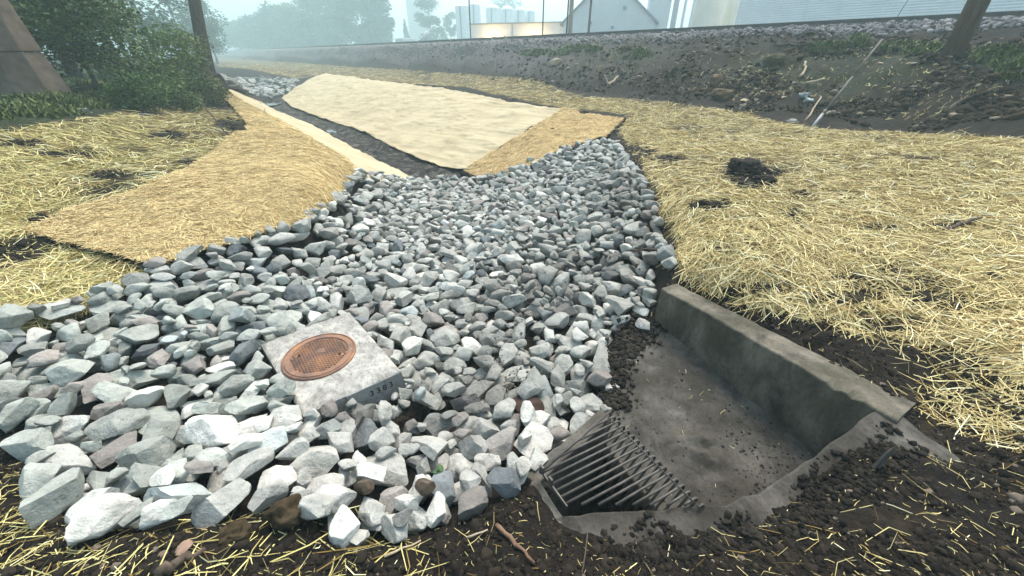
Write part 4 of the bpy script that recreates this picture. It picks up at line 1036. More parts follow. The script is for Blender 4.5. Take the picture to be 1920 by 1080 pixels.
# ballast of the track
x, y, z, px, py = scatter_px(30000, 430, 2100, 20, 140)
nn, ss = ns(x, y); k = (nn > 18.8) & (nn < 23.1) & (np.hypot(x, y) < 75); x, y, nn = x[k], y[k], nn[k]
k = rng.random(len(x)) < np.clip((nn - 18.5) / 2.2, 0, 1); x, y = x[k][:7000], y[k][:7000]
t = rng.random((len(x), 1)); tint = np.array([[.07, .065, .065]]) * (1 - t) + np.array([[.36, .335, .335]]) * t
crumbs('ballast_gravel', 'grey crushed stone along the shoulder of the railway track', x, y, np.clip(rng.lognormal(math.log(.05), .3, len(x)), .02, .12), tint, sub=1, shapes=[stone_shape(1, 330 + i, .1) for i in range(6)])
# ------------------------------------------------------------------ small things on the ground
def stick(name, label, cat, pts, r, mat, seg=7, jag=.1, z_off=0):
    """Twig or pole lying along ground points given as (px, py, height above ground)."""
    P3 = []
    for px, py, h in pts:
        p = P(px, py); P3.append(p + Vector((0, 0, h)))
    full = []
    for a, b in zip(P3[:-1], P3[1:]):
        for i in range(4): full.append(a.lerp(b, i / 4) + Vector(rng.normal(0, r * .5, 3)))
    full.append(P3[-1]); o0 = P3[0].copy(); n = len(full)
    mb = MB(); mb.tube([q - o0 for q in full], [r * (1.1 - .6 * i / n) * rng.uniform(.85, 1.15) for i in range(n)], seg)
    o = mb.build(name, mat, None, smooth=True); o.location = o0
    return tag(o, label, cat)
M_TWIG = mat_plain('twig', (.05, .036, .026), (.15, .11, .08), 20, .85, .5)
M_TWIGP = mat_plain('pale_splinter', (.30, .23, .15), (.55, .45, .31), 20, .8, .4)
M_GREY = mat_plain('grey_metal', (.06, .056, .05), (.14, .13, .115), 12, .7, .2, .3)
stick('stick', 'reddish brown broken stick lying on black soil in front of the grate', 'stick', [(930, 988, .02), (965, 1022, .015), (1002, 1060, .02)], .011, mat_plain('red_twig', (.09, .045, .028), (.26, .16, .10), 20, .8, .5))
stick('stick', 'thick brown stick lying across soil below the clay lump', 'stick', [(300, 1082, .01), (345, 1055, .015), (388, 1032, .015)], .02, M_TWIG)
stick('stick', 'pale straight splinter of wood on black soil below the lowest stones', 'stick', [(722, 1045, .01), (790, 1016, .015)], .006, M_TWIGP)
stick('stick', 'short pale twig beside the reddish broken stick', 'stick', [(875, 1010, .01), (915, 996, .015)], .006, M_TWIGP)
stick('stick', 'thin upright grey twig standing in the soil at the corner of the lip', 'stick', [(1092, 1075, .0), (1100, 1010, .03), (1106, 985, .10)], .004, M_TWIG)
stick('stick', 'dark slanting stick stuck in the straw above the golden blanket', 'stick', [(455, 279, .0), (425, 256, .10), (390, 222, .36)], .018, mat_plain('dark_twig', (.012, .01, .008), (.04, .032, .026), 15, .9, .4))
stick('stick', 'brown stick lying in the straw field with a forked end', 'stick', [(1763, 435, .03), (1795, 428, .04), (1835, 416, .05)], .022, M_TWIG)
stick('stick', 'short dark twig leaning up out of the straw beyond the concrete wall', 'stick', [(1570, 432, .0), (1588, 414, .05)], .008, M_TWIG)
stick('stick', 'thin dark branch lying over the stones by the straw at the right rim', 'stick', [(1170, 492, .16), (1215, 489, .16), (1255, 494, .12)], .012, M_TWIG)
stick('stick', 'bleached thin stick leaning beside the grey guy guard', 'stick', [(1512, 226, .0), (1536, 192, .12)], .022, M_TWIGP)
stick('stick', 'grey branch on the bare bank below the utility pole', 'stick', [(1772, 214, .05), (1808, 192, .12)], .035, M_TWIG)
stick('stick', 'bleached curved root on the bank near the blue debris', 'stick', [(1500, 148, .05), (1508, 135, .1), (1504, 128, .18)], .035, M_TWIGP)
stick('stick', 'light branch lying level above the blue debris', 'stick', [(1508, 160, .06), (1545, 154, .08)], .03, M_TWIGP)
stick('stick', 'long black branch lying along the upper bank', 'stick', [(1455, 90, .08), (1500, 92, .1), (1540, 93, .08)], .05, mat_plain('black_twig', (.012, .01, .01), (.03, .026, .024), 9, .9, .4))
stick('stick', 'tan forked branch on the bank right of the wood chips', 'stick', [(1140, 163, .03), (1158, 148, .1)], .06, M_TWIGP)
stick('stick', 'brown branch stub beside the tan forked branch', 'stick', [(1143, 164, .03), (1133, 148, .16)], .05, M_TWIG)
stick('stick', 'thin slanting stake standing on the railway shoulder', 'stake', [(954, 92, 0), (948, 78, .3), (940, 66, .9)], .045, M_TWIG)
stick('stick', 'thin fallen branch among brush at the foot of the brown pillar', 'stick', [(135, 168, .05), (175, 168, .08)], .025, M_TWIG)
stick('stick', 'pale fallen branch sloping through the brush debris', 'stick', [(195, 160, .12), (220, 170, .1), (245, 181, .05)], .028, M_TWIGP)
stick('stick', 'bright splinter lying at the edge of the left straw', 'stick', [(302, 204, .02), (325, 194, .08)], .03, M_TWIGP)
stick('stick', 'reddish stick standing in the brush left of the thin trunk', 'stick', [(270, 135, 0), (257, 106, .3)], .035, mat_plain('red_stick', (.14, .06, .04), (.26, .13, .09), 9, .8, .3))
def stake():
    p = P(1645, 880); mb = MB()
    mb.add([(-.022, 0, 0), (.022, .004, 0), (.018, .02, 0), (-.018, .018, 0), (-.016, 0, .14), (.016, .002, .14), (.014, .012, .14), (-.012, .012, .14), (.006, .004, .20)],
           [(0, 1, 5, 4), (1, 2, 6, 5), (2, 3, 7, 6), (3, 0, 4, 7), (4, 5, 8), (5, 6, 8), (6, 7, 8), (7, 4, 8), (3, 2, 1, 0)])
    o = mb.build('stake', mat_plain('grey_stake', (.05, .045, .04), (.16, .14, .12), 14, .9, .5, .2, (8, 8, 1)), None); o.location = p
    tag(o, 'short pointed grey wooden stake standing in soil beside the inlet corner', 'stake')
stake()
def lump(name, label, cat, px, py, wpx, mat, seed, flat=.7, rough=.12, soft=True, up=.5, asp=.8):
    p = P(px, py); t = project(p.x, p.y, p.z)[2]; a = wpx / F * t / 2
    V = stone_shape(4, seed, rough, soft) * [a, a * asp, a * flat]
    o = link(name, np_mesh(name, V, ICO[4][1], mat)); o.location = p + Vector((0, 0, a * flat * up)); o.rotation_euler = (0, 0, rng.uniform(-.4, .4))
    return tag(o, label, cat)
M_COB = mat_plain('red_cobble', (.025, .014, .010), (.075, .042, .03), 8, .75, .3)
M_PEB = mat_plain('brown_pebble', (.03, .022, .015), (.13, .09, .055), 14, .5, .3, .4)
lump('cobble', 'red brown rounded cobble among grey stones above the grate', 'cobble', 985, 780, 70, M_COB, 501, .5, .06, up=1.3)
lump('clay_lump', 'lump of brown clay against the white stone with black specks', 'clay lump', 540, 980, 74, M_CLAY, 502, .8, .4, up=.8)
lump('clay_lump', 'low lump of dark clay left of the larger brown clay lump', 'clay lump', 440, 1003, 66, M_CLAY, 503, .5, .4, up=.4)
lump('pebble', 'round dark brown pebble between pale stones at the bottom rim', 'pebble', 695, 950, 34, M_PEB, 504, .9, .03, up=4.2)
lump('pebble', 'oval brown pebble resting on a slanting pale stone', 'pebble', 806, 955, 36, M_PEB, 505, .9, .03, up=4.4)
lump('clod', 'black crumbly clod by the lower corner of the grate', 'clod', 1005, 920, 60, M_SOIL, 506, .7, .3)
lump('clod', 'black soil clod lying on the front of the inlet lip', 'clod', 1408, 1005, 40, M_SOIL, 507, .7, .3)
lump('clod', 'broad dark clod in front of the inlet lip', 'clod', 1215, 1040, 52, M_SOIL, 508, .6, .3)
lump('clod', 'heap of black earth thrown up in the middle of the straw field', 'earth heap', 1395, 320, 64, M_SOIL, 509, .5, .35)
lump('clod', 'lower black clod beside the earth heap in the straw', 'clod', 1432, 344, 44, M_SOIL, 510, .5, .35)
lump('clod', 'dark clod at the muddy end of the tan fibre strip', 'clod', 869, 330, 13, M_SOIL, 511, .9, .2)
lump('clod', 'dark earth clod at the top corner of the tan fibre strip', 'clod', 1095, 219, 26, M_SOIL, 512, .6, .3)
lump('clod', 'dark earth clod beyond the end of the tan fibre strip', 'clod', 1160, 230, 26, M_SOIL, 513, .5, .3)
lump('clod', 'small black clod on the tan fibre strip', 'clod', 1036, 252, 12, M_SOIL, 514, .8, .3, up=1.4)
lump('clod', 'black clod at the curled edge between straw and golden blanket', 'clod', 450, 252, 34, M_SOIL, 515, .6, .3)
M_STUMP = mat_plain('tan_wood', (.06, .038, .022), (.21, .14, .08), 4, .9, .7, .2, (1, 1, 5))
lump('stump', 'orange brown stump of rotten wood on the bank, upper of two', 'stump', 1342, 157, 28, M_STUMP, 520, .8, .3)
lump('stump', 'split tan log end on the bank below the orange stump', 'stump', 1352, 183, 42, M_STUMP, 521, .5, .3)
lump('wood_block', 'pale yellow chunk of wood on the bank by the chips', 'wood chunk', 1042, 121, 24, M_TWIGP, 522, .6, .12, False)
lump('wood_block', 'flat yellow wood offcut below the split log end', 'wood chunk', 1397, 190, 22, M_TWIGP, 523, .3, .1, False)
lump('turf_clump', 'mossy lump of turf halfway up the bank', 'turf clump', 1448, 118, 40, mat_plain('moss', (.04, .035, .018), (.12, .11, .05), 8, .95, .8), 524, .5, .3)
M_BLUE = mat_plain('blue_debris', (.16, .21, .22), (.42, .50, .50), 5, .5, .4, .5)
lump('plastic_scrap', 'crumpled pale blue scrap on the bank, left of two', 'plastic scrap', 1505, 181, 24, M_BLUE, 525, .4, .3, False)
lump('plastic_scrap', 'crumpled pale blue scrap beside the foot of the guy guard', 'plastic scrap', 1516, 192, 18, M_BLUE, 526, .7, .3, False)
lump('boulder', 'pale stone at the foot of the bank beside the guy guard', 'boulder', 1484, 232, 20, mat_plain('pale_stone', (.2, .19, .18), (.36, .35, .33), 5, .9, .5), 527, .6, .08, False)
lump('boulder', 'grey rubble block half hidden in brush debris', 'boulder', 208, 146, 26, mat_plain('rubble', (.16, .17, .17), (.32, .33, .33), 4, .9, .4), 528, .7, .1, False)
lump('boulder', 'pale rubble chunk under the brush left of the trunk', 'boulder', 262, 160, 24, mat_plain('rubble_pale', (.24, .24, .22), (.40, .40, .37), 4, .9, .4), 529, .6, .1, False)
lump('boulder', 'tan stone at the brush edge below the trunk', 'boulder', 337, 151, 18, mat_plain('tan_stone', (.3, .26, .18), (.45, .40, .3), 4, .9, .4), 530, .5, .1, False)
lump('boulder', 'white stone pair at the brush edge above the left straw', 'boulder', 160, 211, 22, mat_plain('white_stone', (.4, .38, .34), (.6, .57, .5), 4, .9, .4), 531, .5, .1, False)
for i, (px, py, w_, lb) in enumerate([(1650, 120, 10, 'yellow wood chip beside the guy guard'), (1640, 162, 8, 'small pale chip on the bare bank right of the guy guard'), (1712, 122, 14, 'grey stone on the bare bank below the green grass tuft'), (1712, 166, 14, 'whitish stone in the middle of the bare bank'),
        (1808, 128, 12, 'small pale stone on the bank under the utility pole'), (1768, 226, 12, 'pale flat stone near the straw edge of the bare bank'), (1490, 157, 10, 'pale chip above the left blue scrap'), (1430, 173, 8, 'white chip left of the blue scraps'), (1470, 184, 10, 'cream chip left of the blue scraps, lower')]):
    lump('wood_chip', lb, 'chip', px, py, w_, M_TWIGP if 'stone' not in lb else M_GREY, 540 + i, .5, .15, False)
def leaf(px, py, s, label, mat, rz, lift=.01):
    p = P(px, py); vs = []; n = 9
    for i in range(n):
        f = i / (n - 1); wd = s * .36 * math.sin(math.pi * min(1, f * .93 + .05)) ** .8
        for k in (-1, 0, 1): vs.append((k * wd, (f - .5) * s, s * (.10 * abs(k) + .10 * math.sin(f * 3)) ))
    mb = MB(); mb.add(vs, [(i * 3 + k, i * 3 + k + 1, i * 3 + k + 4, i * 3 + k + 3) for i in range(n - 1) for k in (0, 1)])
    o = mb.build('leaf', mat, None, smooth=True); o.location = p + Vector((0, 0, lift)); o.rotation_euler = (.25, .1, rz)
    m = o.modifiers.new('t', 'SOLIDIFY'); m.thickness = .001
    tag(o, label, 'leaf')
leaf(350, 1030, .075, 'fallen pinkish tan leaf on soil near the thick brown stick', mat_plain('dead_leaf', (.30, .19, .13), (.42, .29, .21), 9, .7, .2), -1.0)
leaf(830, 908, .05, 'small green leaf between the lower pale stones', mat_plain('green_leaf', (.04, .10, .03), (.07, .15, .04), 9, .6, .1), .6, .16)
leaf(822, 914, .04, 'smaller green leaf beside the other green leaf', mat_plain('green_leaf2', (.03, .08, .025), (.06, .13, .035), 9, .6, .1), 1.9, .15)
# pieces of broken straw and chaff over soil and concrete
def chaff(name, label, n, x0, x1, y0, y1, ok, lmin, lmax, wmin, wmax):
    x, y, z, px, py = scatter_px(n, x0, x1, y0, y1); k = ok(px, py, x, y); x, y, px, py = x[k], y[k], px[k], py[k]; n = len(x)
    onfl = inpoly(x, y, PIT)
    zf = np.where(onfl, floor_z(x, y) + .022 * fbm(x * 2.5, y * 2.5, 141, 3) + .008 * fbm(x * 14, y * 14, 143, 3) + .012, ground(x, y))
    L_ = rng.uniform(lmin, lmax, n); yaw = rng.uniform(0, 6.28, n); wd = rng.uniform(wmin, wmax, n)
    V, Fq, T = strand_mesh(x, y, L_, wd, yaw, np.full(n, .006), straw_tint(n, .2) * (.6 if name == 'wood_chips' else 1.0), rng.normal(0, .25, n))
    V = V.reshape(n, 6, 3); V[:, :, 2] += np.where(onfl, zf - ground(x, y), 0)[:, None]
    o = link(name, np_mesh(name, V.reshape(-1, 3), Fq, M_STRAW, False, {'tint': ('FLOAT_COLOR', T)}))
    tag(o, label, 'straw', kind='stuff')
GRPOLY = GRP
chaff('straw_chaff', 'broken straw bits scattered over soil and the silted inlet floor', 3800, -100, 2050, 560, 1200, lambda px, py, x, y: ~inpoly(px, py, ROCKS) & ~inpoly(x, y, GRP) & (rng.random(len(x)) < np.where(inpoly(x, y, PIT), .16, .75)), .01, .05, .002, .005)
chaff('loose_straws', 'single long straws fallen on the near soil', 480, -100, 2050, 840, 1200, lambda px, py, x, y: ~inpoly(px, py, ROCKS) & ~inpoly(x, y, PIT) & (rng.random(len(x)) < np.where((px < 520) | (px > 1350), .9, .25)), .05, .22, .0025, .0045)
chaff('wood_chips', 'tan wood chips and roots strewn over the railway bank', 12000, 1000, 1950, 70, 235, lambda px, py, x, y: (ns(x, y)[0] > np.interp(ns(x, y)[1], [-20, 2, 9, 30], [11.8, 12.4, 13.8, 18])) & (ns(x, y)[0] < 19) & (rng.random(len(x)) < .15 + .85 * np.exp(-((px - 1400) / 90) ** 2 - ((py - 160) / 34) ** 2) + .6 * np.exp(-((px - 1110) / 60) ** 2 - ((py - 120) / 30) ** 2)), .04, .17, .010, .03)
# grass tufts
M_GRASS = mat_leaf('grass_blade', (.03, .055, .012), (.16, .20, .05))
def blades(x, y, z, h, wd, spread):
    n = len(x); a = rng.uniform(0, 6.28, n); lean = rng.uniform(.1, spread, n)
    V = np.empty((n, 5, 3), np.float32); c, s_ = np.cos(a), np.sin(a); px_, py_ = -s_, c
    for k, (f, wk) in enumerate(((0, 1), (0, -1), (.55, .8), (.55, -.8), (1, 0))):
        V[:, k, 0] = x + c * lean * h * f ** 1.6 + px_ * wd * wk; V[:, k, 1] = y + s_ * lean * h * f ** 1.6 + py_ * wd * wk; V[:, k, 2] = z + h * f * (1 - .25 * lean * f)
    b = (np.arange(n) * 5)[:, None]
    tri = np.concatenate([b + [[0, 1, 2]], b + [[1, 3, 2]], b + [[2, 3, 4]]])
    return V.reshape(-1, 3), tri, np.repeat(rng.random(n), 5)
def grass(name, label, ellipses, cnt, hmin, hmax, wd, kind='stuff'):
    xs, ys, zs = [], [], []
    for ex, ey, rx, ry in ellipses:
        m = cnt; a = rng.uniform(0, 6.28, m); q = np.sqrt(rng.random(m))
        X, Y, Z, h = pix2ground(ex + np.cos(a) * q * rx, ey + np.sin(a) * q * ry); k = fbm(X * 2, Y * 2, 241, 3) > -.25
        xs.append(X[k]); ys.append(Y[k]); zs.append(Z[k])
    x, y, z = map(np.concatenate, (xs, ys, zs)); n = len(x); d = np.hypot(x, y)
    V, Fq, T = blades(x, y, z - .01, rng.uniform(hmin, hmax, n), wd * (1 + d / 12), 1.1)
    tag(link(name, np_mesh(name, V, Fq, M_GRASS, False, {'tint': ('FLOAT', T)})), label, 'grass', kind='stuff')
grass('grass_tufts', 'short green grass along the bank below the railway', [(1705, 92, 60, 10), (1865, 108, 62, 18), (1900, 135, 40, 16), (1560, 92, 50, 10), (1090, 92, 40, 6), (1020, 100, 50, 7), (1610, 80, 20, 14), (1180, 100, 40, 10)], 900, .06, .20, .012)
grass('grass_verge', 'dark green grass and weeds under the brush by the brown pillar', [(60, 205, 110, 22), (150, 190, 90, 16), (260, 180, 80, 12), (340, 165, 50, 10), (-120, 230, 120, 30), (230, 150, 120, 14)], 2600, .05, .17, .010)

# ------------------------------------------------------------------ trees and brush
def leaf_cloud(C_, R_, n, size, seed, squash=1.0):
    """n leaf faces in clumps inside ellipsoids (centres C_, radii R_)."""
    r = np.random.default_rng(seed); k = r.integers(0, len(C_), n)
    d = r.normal(size=(n, 3)); d /= np.linalg.norm(d, axis=1)[:, None]
    q = r.random(n) ** .45
    p = C_[k] + d * (R_[k] * q[:, None])
    a = r.normal(size=(n, 3)); a /= np.linalg.norm(a, axis=1)[:, None]; a[:, 2] *= .5
    b = np.cross(a, r.normal(size=(n, 3))); b /= np.linalg.norm(b, axis=1)[:, None] + 1e-6
    L_ = size * r.uniform(.6, 1.4, n)
    V = np.stack([p - a * L_[:, None] * .5, p + b * L_[:, None] * .26, p + a * L_[:, None] * .5, p - b * L_[:, None] * .26], 1)
    F_ = (np.arange(n) * 4)[:, None] + np.arange(4)
    cl = r.random(len(C_))
    return V.reshape(-1, 3), F_, np.repeat(np.clip(cl[k] * .7 + r.random(n) * .45, 0, 1), 4)
def tree(name, label, cat, base, h, rad, crown_z, n, size, mat, seed, trunk_r, group=None, bark=None, clumps=16, lean=(0, 0), cone=False, crown=True):
    r = np.random.default_rng(seed); root = empty(name, base); tag(root, label, cat, group)
    top = Vector((lean[0], lean[1], h * .8)); mb = MB()
    m = 7; pts = [top * (i / (m - 1)) + Vector((r.normal(0, trunk_r * .25), r.normal(0, trunk_r * .25), 0)) * min(i, 1) for i in range(m)]; pts[0].z = -.25
    rr = [trunk_r * (1.45 if i == 0 else 1 - .75 * i / (m - 1)) for i in range(m)]
    mb.tube(pts, rr, 10)
    C_, R_ = [], []
    for i in range(clumps):
        if cone:
            f = (i + .5) / clumps; zz = crown_z + (h - crown_z) * f; a = r.uniform(0, 6.28); rd = rad * (1 - f) * .6
            C_.append((math.cos(a) * rd, math.sin(a) * rd, zz)); R_.append((rad * (1 - f) * .7 + .1, rad * (1 - f) * .7 + .1, (h - crown_z) / clumps * 1.3))
        else:
            a = r.uniform(0, 6.28); f = r.random() ** .6; zc = r.uniform(-1, 1); rd = rad * f * math.sqrt(max(0, 1 - zc * zc * .8)) * .8
            zz = (crown_z + h) / 2 + zc * (h - crown_z) / 2 * .8
            c = (math.cos(a) * rd + lean[0], math.sin(a) * rd + lean[1], zz); C_.append(c); q = rad * r.uniform(.3, .55); R_.append((q, q, q * .75))
            if i % 2 == 0: 
                f0 = min(.95, max(.3, zz / h * .75)); s0 = top * f0; mb.tube([s0, s0.lerp(Vector(c), .5) + Vector((0, 0, .1 * rad)), Vector(c)], [trunk_r * .4, trunk_r * .25, trunk_r * .08], 6)
    mb.build('trunk', bark or M_BARK, root, smooth=True)
    if crown:
        V, F_, T = leaf_cloud(np.array(C_), np.array(R_), n, size, seed)
        link('crown', np_mesh('crown', V, F_, mat, False, {'tint': ('FLOAT', T)}), root)
    return root
LF_DARK = mat_leaf('leaf_dark', (.010, .030, .008), (.085, .155, .035))
LF_MID = mat_leaf('leaf_mid', (.022, .055, .010), (.14, .205, .05))
LF_YEL = mat_leaf('leaf_light', (.04, .07, .02), (.14, .17, .06))
def gbase(px, t):
    rx, ry, rz = ray(px, 100); x, y = float(rx * t), float(ry * t); return Vector((x, y, g1(x, y)))
# brush on the left mound: px, depth, height, radius, leaves
BRUSH = [
 (150, 9.5, 2.6, 1.5, 7000, .10, LF_DARK, 'dense dark green bush right behind the brown pillar'),
 (235, 10.5, 2.3, 1.3, 6500, .10, LF_MID, 'brighter green bush with arching leaves, second from the brown pillar'),
 (300, 12, 2.0, 1.2, 5200, .10, LF_MID, 'leafy bush between the brighter bush and the bare trunk'),
 (345, 13.5, 1.5, .9, 3600, .09, LF_YEL, 'low light green bush at the foot of the bare trunk'),
 (60, 10.5, 3.2, 1.7, 6500, .11, LF_DARK, 'tall dark bush hidden behind the brown pillar'),
 (-90, 8.5, 3.0, 1.8, 5000, .11, LF_DARK, 'dark bush beyond the outer side of the brown pillar'),
 (215, 9.0, .7, .7, 2400, .08, LF_DARK, 'low dark bramble in front of the dense bush'),
 (300, 10.2, .7, .7, 2000, .08, LF_MID, 'low weeds in front of the leafy bush'),
 (370, 12.5, .8, .6, 1800, .08, LF_YEL, 'small brownish weed clump against the trunk'),
]
for i, (px, t, h, r_, n, sz, mt, lb) in enumerate(BRUSH):
    tree('bush', lb, 'bush', gbase(px, t), h, r_, .05, n, sz, mt, 700 + i, .05, 'brush on the bank by the pillar', clumps=20)
for i, (px, t, h, r_, n, sz, mt, lb) in enumerate([
 (120, 15, 9, 3.0, 9000, .17, LF_DARK, 'tall dark tree behind the brush, nearest the brown pillar'),
 (215, 17, 9.5, 2.8, 9000, .18, LF_DARK, 'tall dark tree behind the brush, second from the pillar'),
 (20, 13, 9, 3.0, 8000, .17, LF_DARK, 'tall dark tree directly behind the brown pillar'),
 (290, 40, 14, 5, 7000, .34, LF_DARK, 'hazy tall tree seen between the brush and the bare trunk'),
 (350, 60, 16, 5, 7000, .45, LF_DARK, 'greyed tree in mist just left of the bare trunk'),
 (402, 72, 10.4, 4.4, 7000, .45, LF_DARK, 'rounded grey tree in mist just right of the bare trunk')]):
    tree('tree', lb, 'tree', gbase(px, t), h, r_, 1.0 if i != 5 else .3, n, sz, mt, 730 + i, .18, 'trees behind the brush', clumps=26)
# the bare trunk by the straw
b = at_t(376, 124, 16); b.z = min(b.z, g1(b.x, b.y) + .15); tree('tree', 'bare brown trunk of a tall tree standing at the corner of the left straw', 'tree', b, 12, 3.0, 8.0, 5000, .16, LF_MID, 750, .27, None, clumps=14, lean=(2.3, .2))
FAR = 2.1
ROW = [(455, 78, 5.2, 2.6), (490, 74, 5.6, 2.7), (527, 70, 7.0, 3.0), (566, 68, 6.8, 3.0), (604, 64, 8.6, 3.2), (643, 66, 9.2, 3.4), (688, 60, 12.5, 3.6), (716, 60, 8.6, 2.2)]
RL = ['lowest misty tree at the far end of the tree line', 'low misty tree, second from the far end of the tree line', 'rounded misty tree, third from the far end of the line', 'pale green misty tree, fourth from the far end of the line',
      'full misty tree in the middle of the line, rising above its neighbour', 'tall misty tree left of the darkest tree of the line', 'darkest and tallest tree of the misty line, reaching out of view', 'slim ragged tree closing the misty line on the building side']
for i, (px, t, h, r_) in enumerate(ROW):
    tree('tree', RL[i], 'tree', gbase(px, t * FAR), h * FAR, r_ * 1.1 * FAR, .2, 9000, .48 * FAR, LF_MID if i < 6 else LF_DARK, 760 + i, .2, 'misty tree line beyond the railway', clumps=40)
tree('conifer', 'small dark pointed conifer beyond the railway in mist', 'conifer', gbase(765, 70 * FAR), 5.0 * FAR, 1.25 * FAR, .2, 2600, .3 * FAR, LF_DARK, 790, .1, None, clumps=14, cone=True)
tree('tree', 'round yellowish green tree between the conifer and the white silos', 'tree', gbase(812, 62 * FAR), 7.6 * FAR, 2.5 * FAR, .5, 5200, .36 * FAR, LF_YEL, 791, .16, None, clumps=22)
tree('tree', 'thin green tree half hidden against the first white silo', 'tree', gbase(847, 68 * FAR), 6.4 * FAR, 1.6 * FAR, .4, 3000, .34 * FAR, LF_MID, 792, .14, None, clumps=16)
tree('tree', 'large faint tree looming in mist behind the silo domes', 'tree', gbase(950, 200), 25, 11, 4, 5000, 1.3, LF_DARK, 793, .3, None, clumps=24)

# ------------------------------------------------------------------ brown pillar, poles, guy guard
def pillar():
    p = P(112, 180); c = Vector((p.x - .62, p.y + .1, p.z - .3)); root = empty('pillar', c)
    tag(root, 'leaning brown faceted pillar with a capped top at the edge of the brush', 'pillar')
    M_ = mat_plain('brown_stucco', (.085, .064, .048), (.19, .148, .115), 4, .95, .6, .2)
    def ring(z, r_, ox, oy): return [(ox + r_ * math.cos(math.pi / 8 + k * math.pi / 4), oy + r_ * math.sin(math.pi / 8 + k * math.pi / 4), z) for k in range(8)]
    def prism(levels):
        mb = MB(); vs = []
        for l in levels: vs += ring(*l)
        n = len(levels); mb.add(vs, [(a * 8 + k, a * 8 + (k + 1) % 8, (a + 1) * 8 + (k + 1) % 8, (a + 1) * 8 + k) for a in range(n - 1) for k in range(8)] + [tuple(range(8))[::-1], tuple((n - 1) * 8 + k for k in range(8))])
        return mb
    prism([(0, .70, 0, 0), (.35, .64, -.01, 0), (1.12, .50, -.03, 0)]).build('shaft', M_, root, bevel=.02)
    prism([(1.125, .49, -.03, 0), (1.135, .525, -.03, 0), (1.5, .475, -.03, 0), (2.6, .35, -.03, 0), (3.2, .28, -.03, 0)]).build('cap', M_, root, bevel=.02)
pillar()
def block():
    p = P(99, 132); mb = MB(); mb.box((0, 0, .17), (.20, .16, .30)); mb.box((0, 0, .335), (.10, .10, .05)); o = mb.build('pale_container', mat_plain('pale_plastic', (.42, .47, .48), (.55, .60, .62), 4, .6, .1), None, bevel=.02)
    o.location = p + Vector((0.05, .1, .05)); tag(o, 'small pale grey container in the brush beside the brown pillar', 'container')
block()
def utility(name, label, base, h, r_, mat, top=None):
    mb = MB(); tp = top or Vector((0, 0, h)); m = 9
    mb.tube([tp * (i / (m - 1)) + (Vector((0, 0, -.3)) if i == 0 else Vector((rng.normal(0, r_ * .05), 0, 0))) for i in range(m)], [r_ * (1 - .3 * i / (m - 1)) for i in range(m)], 14)
    o = mb.build(name, mat, None, smooth=True); o.location = base; tag(o, label, 'pole'); return o
utility('utility_pole', 'thick brown wooden utility pole standing on the bare bank', P(1787, 99), 9, .21, M_WOODB, Vector((-.1, .1, 9)))
def guy():
    a = P(1525, 236); e = at_t(1654, 74, project(a.x, a.y, a.z)[2] + .6); d = e - a
    root = empty('guy_guard', a); tag(root, 'long grey pole guard slanting up from the foot of the bank', 'guy guard')
    mb = MB(); mb.tube([-.05 * d, d * .16], [.032, .034], 10); mb.build('anchor_sleeve', mat_plain('galvanised', (.22, .23, .23), (.36, .37, .37), 8, .5, .2, .5), root, smooth=True)
    mb = MB(); mb.tube([d * .155, d * .55], [.026, .026], 10); mb.tube([d * .545, d], [.023, .021], 10); mb.build('guard_tube', M_GREY, root, smooth=True)
    mb = MB(); mb.tube([d * .13, d * .15, d * .17], [.038, .042, .038], 10); mb.build('clamp', M_GREY, root, smooth=True)
guy()
# slim poles beyond the track
def bpole(px, t, r_, h, label, mat, px_top=None):
    b = gbase(px, t); return utility('pole', label, b, h, r_, mat)
M_DPOLE = mat_plain('dark_pole', (.045, .045, .05), (.09, .09, .095), 3, .8, .2)
M_PWOOD = mat_plain('pale_pole', (.30, .25, .20), (.44, .38, .31), 3, .85, .3, .2, (5, 5, .5))
bpole(884, 38, .065, 10, 'thin dark pole in front of the first white silo', M_DPOLE)
bpole(1016, 31, .055, 9, 'thin dark pole beside the second warm lamp', M_DPOLE)
bpole(1060, 30, .06, 9, 'thin dark pole touching the pale wooden pole', M_DPOLE)
bpole(1066, 30.6, .17, 10, 'pale thick wooden pole beyond the track in front of the gabled shed', M_PWOOD)
bpole(1100, 29, .085, 9, 'dark pole right of the pale wooden pole', mat_plain('brown_pole', (.10, .085, .075), (.18, .15, .13), 3, .8, .2))
def frame_thing():
    b = P(1885, 31); root = empty('signal_frame', b); tag(root, 'dark leaning twin post frame with a crossbar at the end of the rails', 'post frame')
    for dx in (0, .75):
        mb = MB(); mb.tube([(dx - .12, 0, -.4), (dx + .08, 0, .5), (dx + .3, 0, 2.4)], [.11, .10, .08], 8); mb.build('post', M_WOODB, root, smooth=True)
    mb = MB(); mb.box((.62, 0, .42), (1.3, .14, .16)); mb.build('crossbar', M_WOODB, root, bevel=.015)
    mb = MB(); mb.box((.0, -.05, -.02), (.5, .2, .18)); mb.build('foot', M_WOODB, root, bevel=.02)
    b2 = P(1862, 33); mb = MB()
    mb.tube([(0, 0, 0), (-.10, 0, .02), (-.42, 0, .04), (-.45, 0, .18), (-.22, 0, .5), (-.02, 0, .62), (.02, 0, .4), (-.02, 0, .15), (0, 0, .03)], .014, 6)
    o = mb.build('wire_loop', M_DPOLE, None, smooth=True); o.location = b2 + Vector((0, 0, .15)); tag(o, 'thin bent wire loop sticking up beside the utility pole', 'wire')
frame_thing()
b = gbase(1650, 16.5); mb = MB(); mb.tube([(0, 0, 0), (1.6, 1.0, 3.2), (3.2, 2.0, 6.4)], .012, 6); o = mb.build('guy_wire', M_DPOLE, None); o.location = b; tag(o, 'thin dark guy wire rising in front of the ribbed white wall', 'wire')

